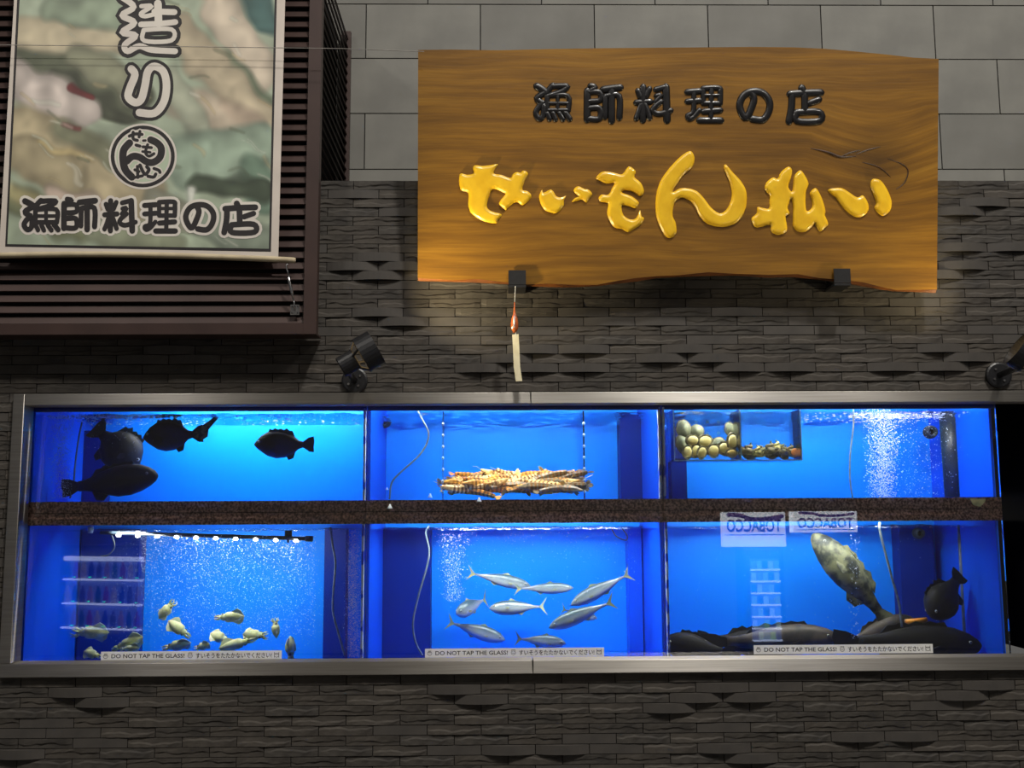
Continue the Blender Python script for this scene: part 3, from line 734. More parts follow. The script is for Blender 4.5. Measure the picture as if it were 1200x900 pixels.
mb = MB(); mb.add(vs, [(j*(nx+1)+i, (j+1)*(nx+1)+i, (j+1)*(nx+1)+i+1, j*(nx+1)+i+1) for j in range(ny) for i in range(nx)])
mpr = mat('squid_photo_print', (255, 255, 255), 0.5)
an = mpr.node_tree.nodes.new('ShaderNodeAttribute'); an.attribute_name = 'print'
mpr.node_tree.links.new(an.outputs['Color'], mpr.node_tree.nodes['Principled BSDF'].inputs['Base Color'])
po = mb.build('printed_picture', mpr, bn)
at_ = po.data.color_attributes.new('print', 'FLOAT_COLOR', 'POINT')
at_.data.foreach_set('color', np.concatenate([CL, np.ones((len(CL), 1))], 1).astype(np.float32).ravel())
def flat_strokes(name, strokes, mp_, wd_add, off, m, parent):
    mb = MB()
    for pts, wd in strokes:
        P = [mp_(a, b) for a, b in pts]
        sc = mp_(1, 0)[0]-mp_(0, 0)[0]
        v, f = ribbon2d(P, wd*sc+wd_add)
        o0 = len(mb.v); mb.v += [Vector((q.x, q.y)) for q in v]; mb.f += [tuple(k+o0 for k in ff) for ff in f]
    from mathutils.geometry import delaunay_2d_cdt
    v2, _e, f2, *_ = delaunay_2d_cdt(mb.v, [], mb.f, 1, 1e-4)
    cen_ = np.array([sum((v2[k] for k in t_), Vector((0, 0)))/len(t_) for t_ in f2]); ok_ = np.zeros(len(f2), bool)
    for ff in mb.f:                                   # keep only what lies under a stroke, so that counters stay open
        pg = np.array([mb.v[k] for k in ff]); ins = np.zeros(len(f2), bool)
        for a_, b_ in zip(pg, np.roll(pg, -1, 0)):
            ins ^= ((a_[1] > cen_[:, 1]) != (b_[1] > cen_[:, 1])) & (cen_[:, 0] < (b_[0]-a_[0])*(cen_[:, 1]-a_[1])/(b_[1]-a_[1]+1e-12)+a_[0])
        ok_ |= ins
    f2 = [t_ for t_, k in zip(f2, ok_) if k]
    mb = MB(); mb.add([BQ(q.x, q.y, off) for q in v2], [tuple(k) for k in f2])
    return mb.build(name, m, parent)
# big characters down the middle
ZO = [([(205,-20),(290,50),(205,112),(295,165),(205,235),(305,258),(225,325),(245,372),(330,335),(420,362),(590,372)],52),([(345,45),(420,45),(342,98),(372,118),(450,100)],40),([(465,25),(470,170)],64),([(440,84),(585,88)],52),([(342,178),(480,172),(592,160)],50),([(362,218),(565,214),(562,294),(366,296),(362,218)],40)]
RI = [([(272,500),(298,545),(262,640),(250,705),(300,745),(345,720),(372,620),(392,520),(440,482),(505,520),(528,620),(508,740),(440,822),(330,818)],54)]
mpz = lambda a, b: (110+a/6.2, b/6.2)
for st in (ZO, RI):
    flat_strokes('character_outline', st, mpz, 7.6, 0.0020, M['ink'], bn)
    flat_strokes('character', st, mpz, -1.3 if st is ZO else 0.2, 0.0028, M['print_white'], bn)
# emblem
cx, cy = 167.3, 183.3
mpc = lambda a, b: (120+a/10, 140+b/10)
def disc(name, r0, r1, off, m):
    mb = MB(); k = 48; v = []
    for i in range(k):
        t = 2*math.pi*i/k; v += [BQ(cx+r1*math.cos(t), cy+r1*math.sin(t)*0.965, off), BQ(cx+r0*math.cos(t), cy+r0*math.sin(t)*0.965, off)]
    mb.add(v, [(2*i, 2*i+1, (2*i+3) % (2*k), (2*i+2) % (2*k)) for i in range(k)]); mb.build(name, m, bn)
disc('emblem_ground', 0.01, 40, 0.0018, M['print_white'])
M['pale_green'] = mat('pale_green_print', (186, 196, 172), 0.55, noise=(6, (174, 188, 164), 0.4, 0.6))
disc('emblem_field', 0.01, 31, 0.0022, M['pale_green'])
disc('emblem_ring', 33.2, 37.5, 0.0024, M['ink'])
EM = [([(318,275),(250,360),(243,480),(270,590),(345,675)],80),([(285,490),(350,435),(430,440),(520,495),(600,500),(675,440),(690,340),(640,275),(565,238)],76),
 ([(315,195),(385,170),(465,175)],30),([(360,150),(362,225),(410,245)],30),([(440,140),(430,205)],28),([(395,300),(440,312)],30),([(478,248),(505,246)],22),
 ([(475,320),(575,330)],28),([(470,375),(560,385)],24),([(530,295),(505,385),(545,430),(605,400)],28),
 ([(380,590),(430,610)],28),([(410,550),(415,680)],30),([(375,680),(470,660)],28),([(440,535),(480,620),(510,640),(545,590),(520,555)],34),([(535,665),(600,675),(625,640)],32),([(605,575),(660,595),(675,620)],30)]
flat_strokes('emblem_halo', EM, mpc, 4.0, 0.0027, M['print_white'], bn)
flat_strokes('emblem_lettering', EM, mpc, 0.7, 0.0030, M['ink'], bn)
# the line of characters at the bottom, same style as on the wooden sign
BX = {'漁': (26, 71, 233, 272), '師': (72, 114, 232, 271), '料': (120, 161, 233, 273), '理': (166, 208, 234, 273), 'の': (215, 253, 237, 272), '店': (260, 302, 236, 275)}
SRCB = {'漁': (95,362,80,345), '師': (450,715,85,355), '料': (798,1070,90,352), '理': (75,362,98,372), 'の': (466,726,120,372), '店': (833,1103,98,380)}
for k, ch in enumerate(KANJI):
    x0, x1, y0, y1 = BX[ch]; sx0, sx1, sy0, sy1 = SRCB[ch]
    f = lambda a, b: (x0+(a-sx0)/(sx1-sx0)*(x1-x0), y0+(b-sy0)/(sy1-sy0)*(y1-y0))
    flat_strokes('character_halo', KANJI[ch][3], f, 7.5, 0.0018+0.00015*k, M['print_white'], bn)
    flat_strokes('character', KANJI[ch][3], f, 1.0, 0.0032, M['ink'], bn)
# rod in the hem
mb = MB(); P = spline([(-40,301,0),(100,299,0),(200,300.5,0),(325,305,0),(346,306.5,0)], 8)
mb.tube([BQ(q.x, q.y-1.0, -0.004) for q in P], 0.0125, 10)
mb.build('hem_rod', mat('cream_rod', (186, 172, 142), 0.5, noise=(8, (170, 156, 128), 0.4, 0.6)), bn, True)
# turnbuckle that ties the rod down
T0 = V(337, 311, YN+0.01)
tb = tag(empty('turnbuckle', V(346, 372, YB-0.005)), 'small steel turnbuckle tying the banner rod to the louvre', 'turnbuckle'); q = tb.location
MB().tube([p-q for p in [V(a, b, YN+0.006) for a, b in [(338,307),(335,312),(337,318),(338,322)]]], 0.0035, 6).build('hook', M['chrome'], tb, True)
MB().tube([p-q for p in [V(338, 321, YN+0.006), V(339, 330, YN+0.008), V(342, 342, YN+0.01), V(344, 352, YN+0.015)]], [0.003, 0.007, 0.007, 0.003], 8).build('turnbuckle_body', M['chrome'], tb, True)
MB().tube([p-q for p in [V(344, 350, YN+0.015), V(345, 358, YB-0.01), V(345, 364, YB-0.008)]], 0.0035, 6).build('eye_bolt', M['chrome'], tb, True)
c = V(345.5, 363, YB-0.003)-q
pl = MB().box(c.x-0.019, c.x+0.019, c.y, c.y+0.004, c.z-0.022, c.z+0.022).build('anchor_plate', M['chrome'], tb)
for dx in (-0.012, 0.012):
    for dz in (-0.014, 0.014):
        MB().tube([(c.x+dx, c.y-0.003, c.z+dz), (c.x+dx, c.y+0.001, c.z+dz)], 0.003, 6).build('screw', M['ink'], pl)
# thin wire across
wv = [V(-20, 52.5, YN-0.05), V(240, 55, YN-0.05), V(400, 57, YN-0.05), V(497, 60.5, -0.30)]
mb = MB(); mb.tube([p-wv[0] for p in wv], 0.0016, 5)
tag(mb.build('wire', mat('grey_wire', (150, 146, 140), 0.5, noise=(20, (130, 126, 120), 0.4, 0.6)), loc=wv[0]), 'thin grey wire stretched across the banner toward the wooden sign', 'wire')

# ------------------------------------------------------------------ wall spotlights that light the sign
M['spot_glow'] = mat('spot_lens', (255, 236, 190), 0.3, emit=((255, 214, 150), 2.0), noise=(10, (250, 230, 185), 0.4, 0.6))
def spotlight(base_px, body_px0, hood_px0, hood_px1, rb, rh, y0, aim, power, label, struts=True):
    bx, by = base_px
    P0 = V(bx, by, -0.004); t = tag(empty('wall_spotlight', P0), label, 'spotlight', 'spotlights that light the wooden sign')
    sc = scale_at(-0.1)
    MB().tube([(0, 0.002, 0), (0, -0.016, 0), (0, -0.020, 0)], [15.5*sc, 15.5*sc, 13.5*sc], 24).build('base_plate', M['black'], t)
    for a in (35, 125, 215, 305):
        c = Vector((math.cos(math.radians(a))*8.5*sc, -0.0205, math.sin(math.radians(a))*8.5*sc))
        MB().tube([c, c+Vector((0, -0.004, 0))], 0.0055, 8).build('screw', M['chrome'], t)
    B0 = V(*body_px0, y0)-P0; H0 = V(*hood_px0, y0+0.006)-P0; H1 = V(*hood_px1, y0+0.012)-P0
    ax = (H1-B0).normalized()
    E = B0+(H0-B0)*0.78
    MB().tube([(0, -0.018, 0), (0, y0*0.6, 0.012), B0+(E-B0)*0.5], 0.014, 10).build('swivel_arm', M['black'], t, True)
    MB().tube([B0, B0+ax*0.004, E-ax*0.004, E], [rb*sc*0.93, rb*sc, rb*sc, rb*sc*0.93], 22).build('lamp_body', M['black'], t)
    # hood: open ring
    k = 28; a1 = ax.orthogonal().normalized(); a2 = ax.cross(a1)
    def ring(c, r): return [c+(a1*math.cos(2*math.pi*j/k)+a2*math.sin(2*math.pi*j/k))*r*sc for j in range(k)]
    mb = MB(); mb.rings([ring(H0, rh*0.90), ring(H0, rh), ring(H1, rh), ring(H1, rh*0.93), ring(H0+ax*0.012, rh*0.90), ring(H0, rh*0.90)], False)
    mb.build('hood', M['black'], t)
    mb = MB(); mb.rings([ring(H0+ax*0.014, rh*0.88), ring(H0+ax*0.018, rh*0.2)], True); mb.build('lens', M['spot_glow'], t)
    for j in range(4):
        aa = math.pi/2*j+0.5; d = a1*math.cos(aa)+a2*math.sin(aa)
        MB().tube([E-ax*0.01+d*rb*sc*0.9, H0+d*rh*sc*0.92], 0.006, 6).build('strut', M['black'], t)
    l = bpy.data.lights.new('lamp_light', 'SPOT'); l.energy = power; l.color = (1.0, 0.84, 0.52); l.spot_size = math.radians(92); l.spot_blend = 1.0; l.shadow_soft_size = 0.03
    o = bpy.data.objects.new('lamp_light', l); COL.objects.link(o); o.parent = t
    o.location = H0+ax*0.035
    o.rotation_euler = (Vector(aim)-(P0+o.location)).to_track_quat('-Z', 'Y').to_euler()
spotlight((416, 446), (399, 431), (423, 417), (441, 407), 12, 21, -0.30, SV(700, 205, 0.0), 60, 'black wall spotlight aimed at the sign, beside the louvred box')
spotlight((1169, 440), (1222, 428), (1205, 417), (1190, 408), 12, 21, -0.30, SV(985, 215, 0.0), 28, 'black wall spotlight at the far end of the sign from the banner')

# ------------------------------------------------------------------ hanging charm under the sign bracket
P0 = V(604, 335, -0.16)
hc = tag(empty('hanging_charm', P0), 'wind charm with an amber drop and white paper strip hung under the sign', 'charm')
yy = -0.16
MB().tube([(0, 0, 0), V(603, 356, yy)-P0], 0.0012, 5).build('thread', M['white'], hc)
MB().tube([V(603, b, yy)-P0 for b in (354, 362, 368, 373, 379, 385, 390)], [0.002, 0.003, 0.006, 0.013, 0.0165, 0.0155, 0.006], 12).build('amber_drop', mat('amber_glass', (198, 104, 52), 0.25, noise=(25, (150, 62, 28), 0.35, 0.7), coat=0.5), hc, True)
MB().tube([V(602.5, b, yy-0.017)-P0 for b in (370, 377, 384)], [0.001, 0.004, 0.002], 8).build('modelled_glint', M['glint_white'], hc, True)  # white sliver modelled as the highlight on the drop
st = []
for a, b in ((601.2, 392), (602.2, 410), (603, 430), (605.5, 447)): st.append((V(a-1.0, b, yy)-P0, V(a+6.5, b-0.5, yy)-P0))
mb = MB(); vs = []
for l, r in st: vs += [l, r, r+Vector((0, 0.0015, 0)), l+Vector((0, 0.0015, 0))]
fs = [(3, 2, 1, 0), (12, 13, 14, 15)]
for i in range(3):
    for j in range(4): fs.append((4*i+j, 4*i+(j+1) % 4, 4*i+4+(j+1) % 4, 4*i+4+j))
mb.add(vs, fs); mb.build('paper_strip', mat('cream_paper', (232, 222, 186), 0.8, noise=(30, (222, 210, 172), 0.4, 0.6)), hc)
MB().tube([V(604, 389, yy)-P0, V(604.5, 394, yy)-P0], 0.0012, 5).build('thread', M['white'], hc)

# ------------------------------------------------------------------ stickers on the glass
def sticker(px0, px1, py0l, py0r, h, label):
    Ys = G-0.002
    a, b, c, d = V(px0, py0l+h, Ys), V(px1, py0r+h, Ys), V(px1, py0r, Ys), V(px0, py0l, Ys)
    z0 = (a.z+b.z)/2; z1 = (c.z+d.z)/2; x0 = a.x; x1 = b.x; W = x1-x0; H = z1-z0
    t = tag(empty('warning_sticker', ((x0+x1)/2, Ys, z0)), label, 'sticker'); q = t.location
    MB().box(x0-q.x, x1-q.x, 0, 0.0015, 0, H).build('backing', M['label_film'], t)
    def put(name, body, u0, u1, v0, v1, off, m):
        v, f = text_mesh(body, off); w2 = fit(v, x0-q.x+u0*W, x0-q.x+u1*W, v0*H, v1*H)
        mb = MB(); mb.add([(p[0], -0.0006, p[1]) for p in w2], f); mb.build(name, m, t)
    put('english_lettering', 'DO NOT TAP THE GLASS!', 0.058, 0.462, 0.27, 0.73, 0.012, M['ink'])
    put('japanese_lettering', 'すいそうをたたかないでください!', 0.525, 0.945, 0.20, 0.78, 0.012, M['ink'])
    # small line icons
    def icon(u, kind):
        cx = x0-q.x+u*W; r = H*0.25; mb = MB()
        def ln(pts):
            v, f = ribbon2d(pts, H*0.05, 2); mb.add([(p.x, -0.0006, p.y) for p in v], f)
        circ = [(cx+r*math.cos(i*math.pi/5), H*0.5-H*0.03+r*0.85*math.sin(i*math.pi/5)) for i in range(11)]
        ln(circ)
        if kind == 0:
            for k in (-0.4, 0.0, 0.4): ln([(cx+k*r, H*0.5), (cx+k*r*1.3, H*0.80)])
        elif kind == 1:
            ln([(cx-r*0.7, H*0.66), (cx-r*0.7, H*0.80), (cx+r*0.7, H*0.80), (cx+r*0.7, H*0.66)]); ln([(cx-r*0.6, H*0.45), (cx+r*0.6, H*0.45)])
        else:
            ln([(cx-r, H*0.22), (cx-r, H*0.82)]); ln([(cx+r, H*0.22), (cx+r, H*0.82)]); ln([(cx-r, H*0.70), (cx, H*0.56), (cx+r, H*0.70)])
        mb.build('icon', M['ink_soft'], t)
    icon(0.026, 0); icon(0.493, 1); icon(0.972, 2)
sticker(118, 330, 763.8, 762.2, 10.6, 'white warning strip on the glass of the squid tank')
sticker(498, 708, 760.4, 758.6, 10.4, 'white warning strip on the glass of the mackerel tank')
sticker(883.5, 1093.5, 756.2, 754.6, 10.6, 'white warning strip on the glass of the grouper tank')

# ------------------------------------------------------------------ fish
def fishmat(name, back, belly, lo, hi, spots=None, rough=0.35, metal=0.0):
    m = bpy.data.materials.new(name); m.use_nodes = True; nt = m.node_tree; b = nt.nodes['Principled BSDF']; N = nt.nodes.new; Lk = nt.links.new
    tc = N('ShaderNodeTexCoord'); sp = N('ShaderNodeSeparateXYZ'); Lk(tc.outputs['Generated'], sp.inputs[0])
    n = N('ShaderNodeTexNoise'); n.inputs['Scale'].default_value = 9 if not spots else spots[0]; n.inputs['Detail'].default_value = 3; Lk(tc.outputs['Generated'], n.inputs['Vector'])
    ad = N('ShaderNodeMath'); ad.operation = 'MULTIPLY_ADD'; ad.inputs[1].default_value = 0.22 if not spots else spots[1]; Lk(n.outputs['Fac'], ad.inputs[0]); Lk(sp.outputs['Z'], ad.inputs[2])
    r = N('ShaderNodeValToRGB'); e = r.color_ramp.elements; e[0].position = lo; e[0].color = (*lin(belly), 1); e[1].position = hi; e[1].color = (*lin(back), 1)
    Lk(ad.outputs[0], r.inputs[0]); Lk(r.outputs[0], b.inputs['Base Color'])
    b.inputs['Roughness'].default_value = rough; b.inputs['Metallic'].default_value = metal
    return m
M['mack'] = fishmat('mackerel_skin', (64, 88, 96), (166, 178, 182), 0.45, 0.90, None, 0.3, 0.15)
M['mack_fin'] = mat('mackerel_fin', (112, 128, 112), 0.5, noise=(20, (150, 150, 100), 0.4, 0.6))
M['backlit_fish'] = mat('silhouette_fish_skin', (17, 20, 22), 0.6, noise=(14, (30, 32, 31), 0.4, 0.7))  # backlit silhouette shade put into the skin colour
M['backlit_fin'] = mat('silhouette_fin', (14, 16, 18), 0.6, noise=(14, (22, 24, 26), 0.4, 0.7))  # same silhouette shade put into the fin colour
M['greyfin'] = mat('pale_pectoral', (92, 100, 104), 0.55, noise=(20, (60, 66, 70), 0.4, 0.7))
M['spotty'] = mat('speckled_tail', (40, 42, 40), 0.5, noise=(45, (96, 92, 78), 0.5, 0.62))
M['grouper'] = mat('grouper_skin', (112, 114, 84), 0.55, noise=(18, (38, 44, 38), 0.44, 0.58))
M['grouper_b'] = mat('brown_grouper_skin', (86, 76, 60), 0.55, noise=(13, (40, 37, 32), 0.40, 0.65))
M['blackgr'] = mat('black_grouper_skin', (7, 7, 8), 0.7, noise=(8, (13, 12, 13), 0.4, 0.7))
M['eye_w'] = mat('fish_eye', (196, 200, 190), 0.2, noise=(30, (170, 175, 165), 0.4, 0.6))
M['eye_b'] = mat('fish_pupil', (8, 8, 10), 0.15, noise=(30, (14, 14, 16), 0.4, 0.6))
PROF = {   # t (0 nose..1 tail root), up, down, halfwidth, as fractions of length / height
 'mackerel': [(0, .02, .02, .015), (.04, .16, .14, .12), (.12, .34, .32, .26), (.25, .47, .46, .36), (.42, .5, .5, .38), (.58, .43, .42, .32), (.74, .29, .27, .2), (.88, .13, .12, .09), (1.0, .07, .07, .05)],
 'deep': [(0, .03, .03, .03), (.05, .16, .13, .12), (.14, .33, .25, .2), (.28, .47, .42, .27), (.45, .5, .5, .29), (.62, .46, .47, .26), (.78, .33, .36, .19), (.90, .15, .16, .10), (1.0, .11, .11, .06)],
 'grouper': [(0, .05, .05, .05), (.03, .17, .17, .16), (.10, .31, .29, .27), (.22, .44, .42, .37), (.36, .5, .5, .42), (.52, .48, .49, .4), (.68, .38, .38, .31), (.82, .24, .24, .19), (.93, .17, .17, .12), (1.0, .16, .16, .08)],
}
def fin(name, pts, th, m, parent, axis='y', loc=None, rot=None):
    mb = MB()
    if axis == 'y': mb.prism([(x, -th/2, z) for x, z in pts], (0, th, 0))
    else: mb.prism([(x, z, -th/2) for x, z in pts], (0, 0, th))
    o = mb.build(name, m, parent)
    if loc is not None: o.location = loc
    if rot is not None: o.rotation_euler = rot
    return o
def make_fish(name, label, cat, group, kind, head, tail, Y, hfrac, skin, finm, wide=1.0, bend=0.0, yaw=0.0, twist=0.0, eye=True, dorsal='soft', tailf=None, cut=None):
    """head, tail: pixel positions of nose and tail root; the fish swims at depth Y"""
    A = V(*head, Y); B = V(*tail, Y); d = A-B; L = d.length/max(0.2, math.cos(yaw))
    ang = math.atan2(d.z, abs(d.x)); c = (A+B)/2
    t = empty(name, c); tag(t, label, cat, group)
    flip = d.x < 0
    t.rotation_mode = 'QUATERNION'
    R = Matrix.Rotation(math.pi if flip else 0, 3, 'Z') @ Matrix.Rotation(yaw, 3, 'Z') @ Matrix.Rotation(-ang, 3, 'Y') @ Matrix.Rotation(twist, 3, 'X')
    t.rotation_quaternion = R.to_quaternion()
    H = L*hfrac; k = 12
    def cen(s): return Vector((L*(0.5-s), L*bend*math.sin(s*math.pi)*(1.0), 0)) + Vector((0, L*bend*0.6*max(0, s-0.6)*-2, 0))
    rr = []
    for s, u, dn, w_ in PROF[kind]:
        c0 = cen(s); ring = []
        for j in range(k):
            a = 2*math.pi*j/k; z = math.sin(a); ring.append(c0+Vector((0, math.cos(a)*w_*H*wide*0.8, (u if z > 0 else dn)*H*z)))
        rr.append(ring)
    mb = MB(); mb.rings(rr); b = mb.build('body', skin, t, True)
    # tail
    T = cen(1.0); th = L*0.012
    tf = tailf or ('fork' if kind == 'mackerel' else 'fan')
    if tf == 'fork':
        fin('tail_fin', [(0.01*L, .05*H), (-.03*L, .12*H), (-.16*L, .62*H), (-.115*L, .30*H), (-.075*L, .02*H), (-.11*L, -.28*H), (-.15*L, -.58*H), (-.03*L, -.12*H), (0.01*L, -.05*H)], th, finm, t, loc=T)
    else:
        fin('tail_fin', [(0.02*L, .10*H), (-.10*L, .26*H), (-.20*L, .30*H), (-.215*L, .1*H), (-.20*L, -.08*H), (-.21*L, -.28*H), (-.11*L, -.26*H), (0.02*L, -.10*H)], th, finm, t, loc=T)
    if dorsal == 'soft':
        if kind == 'mackerel':
            fin('dorsal_fin', [(.12*L, .46*H), (.06*L, .62*H), (.0*L, .52*H), (-.04*L, .46*H)], th, finm, t, loc=cen(0.45)*1.0-Vector((cen(.45).x, 0, 0)))
            fin('anal_fin', [(-.06*L, -.40*H), (-.14*L, -.52*H), (-.2*L, -.32*H), (-.22*L, -.24*H)], th, finm, t)
        else:
            pts = [(.24*L, .38*H)]
            for i in range(9):
                x = .20*L-.058*L*i; u = np.interp(.5-x/L, [p[0] for p in PROF[kind]], [p[1] for p in PROF[kind]])
                pts.append((x, (u+(.10 if i % 2 == 0 else .05)+(.06 if i > 5 else 0))*H))
            pts.append((-.33*L, .22*H))
            fin('dorsal_fin', pts, th, finm, t, loc=(0, cen(.5).y, 0))
            fin('anal_fin', [(-.14*L, -.40*H), (-.2*L, -.56*H), (-.3*L, -.50*H), (-.34*L, -.22*H)], th, finm, t, loc=(0, cen(.7).y, 0))
    for sg in (-1, 1):
        yy = sg*np.interp(.30, [p[0] for p in PROF[kind]], [p[3] for p in PROF[kind]])*H*wide*0.8
        sz = 1.0 if kind != 'mackerel' else 0.6
        fin('pectoral_fin', [(0, .03*H), (-.07*L*sz, .10*H*sz), (-.15*L*sz, .02*H), (-.13*L*sz, -.10*H*sz), (-.04*L*sz, -.07*H)], th, finm, t, loc=(.18*L, cen(.3).y+yy, -.10*H), rot=(0, 0, -sg*0.35))
        if eye:
            ye = sg*np.interp(.11, [p[0] for p in PROF[kind]], [p[3] for p in PROF[kind]])*H*wide*0.8
            r = .045*H if kind != 'mackerel' else .085*H
            e = MB().tube([(0, -r*.3, 0), (0, 0, 0), (0, r*.3, 0)], [r*.7, r, r*.7], 10).build('eye', M['eye_w'], t, True, loc=(.39*L, cen(.11).y+ye*0.93, .10*H))
            MB().tube([(0, -r*.4, 0), (0, r*.4, 0)], r*.5, 8).build('pupil', M['eye_b'], e)
    return t, L, H
def mack(label, head, tail, Y, hf=0.25, **k): return make_fish('mackerel', label, 'fish', 'mackerel in the bright tank', 'mackerel', head, tail, Y, hf, M['mack'], M['mack_fin'], **k)
mack('silvery mackerel swimming highest in its tank, its head against the next fish', (622, 687), (557, 673), 0.44, 0.23)
mack('silvery mackerel swimming level, right behind the highest one', (672, 689), (611, 690), 0.40, 0.22)
mack('silvery mackerel nosing down, topmost of the two tilted ones', (669, 709), (731, 676), 0.34, 0.25)
mack('white-bellied mackerel with its tail crossing a blue-shadowed fish', (573, 713), (632, 711), 0.30, 0.31, twist=0.4)
mack('foreshortened bluish mackerel swimming away from the others', (535, 716), (566, 707), 0.42, 0.42, yaw=0.8)
mack('brightest mackerel nosing down across the middle of its tank', (643, 736), (711, 708), 0.26, 0.25)
mack('dim mackerel angled down toward the warning strip, tail raised', (592, 750), (532, 731), 0.44, 0.28)
mack('greenish mackerel just above the warning strip, tail raised behind', (663, 754), (611, 749), 0.33, 0.30)
mack('half-hidden mackerel behind the brightest one, only its tail free', (700, 725), (663, 715), 0.50, 0.30)
# dark fish in the upper tank
t, L, H = make_fish('striped_beakfish', 'dark deep-bodied fish with pale pectoral fin just under the surface', 'fish', 'dark fish in the upper tank', 'deep', (168, 513), (226, 509), 0.33, 0.62, M['backlit_fish'], M['backlit_fin'], tailf='none' if False else 'fan')
fin('gill_plate', [(.14*L, .30*H), (.06*L, .18*H), (.02*L, -.02*H), (.08*L, -.22*H), (.12*L, -.05*H), (.15*L, .12*H)], .006, M['greyfin'], t, loc=(0, -.30*H*0.8, 0))
fin('long_tail_lobe', [(-.50*L, .02*H), (-.72*L, .28*H), (-1.02*L, .60*H), (-1.05*L, .52*H), (-.82*L, .12*H), (-.80*L, -.10*H), (-.66*L, -.24*H), (-.52*L, -.08*H)], .010, M['spotty'], t)
make_fish('sea_bream', 'plain dark bream-shaped fish alone against the bright blue', 'fish', 'dark fish in the upper tank', 'deep', (298, 521), (356, 521), 0.40, 0.56, M['backlit_fish'], M['backlit_fin'])
make_fish('striped_beakfish', 'dark round-bodied fish head down above the big grouper', 'fish', 'dark fish in the upper tank', 'deep', (160, 545), (122, 510), 0.46, 0.86, M['backlit_fish'], M['backlit_fin'], yaw=0.35)
make_fish('grouper', 'big dark grouper resting low in the upper tank behind the band', 'fish', 'dark fish in the upper tank', 'grouper', (185, 557), (92, 570), 0.30, 0.40, M['backlit_fish'], M['backlit_fin'])
# groupers in the lower tank
gk = 'groupers in the lower tank'
make_fish('grouper', 'olive mottled grouper diving diagonally beside the hose', 'fish', gk, 'grouper', (1044, 742), (966, 640), 0.42, 0.34, M['grouper'], M['grouper'], bend=-0.06) if False else make_fish('grouper', 'olive mottled grouper hanging diagonally below the paper signs', 'fish', gk, 'grouper', (952, 626), (1030, 716), 0.42, 0.33, M['grouper'], M['grouper'], bend=0.05)
make_fish('grouper', 'brown-flanked grouper lying above the warning strip', 'fish', gk, 'grouper', (983, 747), (852, 752), 0.36, 0.27, M['grouper_b'], M['blackgr'])
make_fish('grouper', 'black grouper on the tank floor beside the mackerel tank', 'fish', gk, 'grouper', (776, 753), (846, 764), 0.30, 0.46, M['blackgr'], M['blackgr'])
make_fish('grouper', 'black grouper stretched low behind the brown-flanked one', 'fish', gk, 'grouper', (930, 757), (836, 750), 0.46, 0.36, M['blackgr'], M['blackgr'])
make_fish('grouper', 'tan grouper arching up behind the biggest black one', 'fish', gk, 'grouper', (1070, 725), (998, 752), 0.44, 0.34, M['grouper_b'], M['grouper_b'])
make_fish('grouper', 'biggest black grouper lying along the floor under the orange pipe', 'fish', gk, 'grouper', (1150, 757), (1006, 752), 0.29, 0.31, M['blackgr'], M['blackgr'], wide=0.8)
make_fish('grouper', 'black grouper turned toward the glass with fins spread wide', 'fish', gk, 'grouper', (1089, 722), (1122, 682), 0.36, 0.80, M['blackgr'], M['blackgr'], yaw=0.25)

# ------------------------------------------------------------------ squid
M['squid'] = mat('squid_skin', (200, 208, 152), 0.45, noise=(30, (166, 174, 112), 0.42, 0.66), sss=0.25)
M['squid_fin'] = mat('squid_fin', (186, 198, 158), 0.45, noise=(30, (152, 166, 128), 0.4, 0.65))
M['squid_eye'] = mat('squid_eye', (60, 60, 50), 0.3, noise=(30, (90, 90, 70), 0.4, 0.6))
def squid(label, tip, head, Y, wf=0.26, roll=0.0, spread=0.0, yaw=0.0):
    """tip: mantle tip pixel; head: arm-end pixel"""
    A = V(*head, Y); B = V(*tip, Y); d = A-B; L = d.length/max(.3, math.cos(yaw)); c = (A+B)/2
    t = tag(empty('squid', c), label, 'squid', 'pale squid in the lower tank')
    R = d.to_track_quat('X', 'Z').to_matrix() @ Matrix.Rotation(yaw, 3, 'Z') @ Matrix.Rotation(roll, 3, 'X')
    t.rotation_mode = 'QUATERNION'; t.rotation_quaternion = R.to_quaternion()
    W = L*wf*1.2; k = 10
    pr = [(-.5, .03), (-.44, .28), (-.3, .72), (-.12, .98), (.04, 1.0), (.12, .86), (.14, .60), (.2, .62), (.26, .55), (.29, .38)]
    mb = MB(); mb.rings([[Vector((x*L, math.cos(2*math.pi*j/k)*w_*W/2, math.sin(2*math.pi*j/k)*w_*W/2*0.85)) for j in range(k)] for x, w_ in pr])
    mb.build('mantle', M['squid'], t, True)
    for sg in (-1, 1):
        fin('side_fin', [(-.48*L, sg*.02*W), (-.40*L, sg*.55*W), (-.28*L, sg*.80*W), (-.16*L, sg*.62*W), (-.04*L, sg*.44*W), (-.2*L, sg*.35*W)], L*.02, M['squid_fin'], t, axis='z')
        r = .12*W
        MB().tube([(0, -r*.5, 0), (0, 0, 0), (0, r*.5, 0)], [r*.6, r, r*.6], 8).build('eye', M['squid_eye'], t, True, loc=(.21*L, sg*.29*W, .05*W))
    for j in range(6):
        a = 2*math.pi*j/6+.3; s2 = .12+spread
        P = [(.27*L, math.cos(a)*.12*W, math.sin(a)*.12*W), (.38*L, math.cos(a)*(.2+spread)*W, math.sin(a)*(.2+spread)*W), (.5*L, math.cos(a+.5)*s2*W*1.2, math.sin(a+.5)*s2*W*1.2)]
        MB().tube(P, [.085*W, .06*W, .015*W], 5).build('arm', M['squid'], t, True)
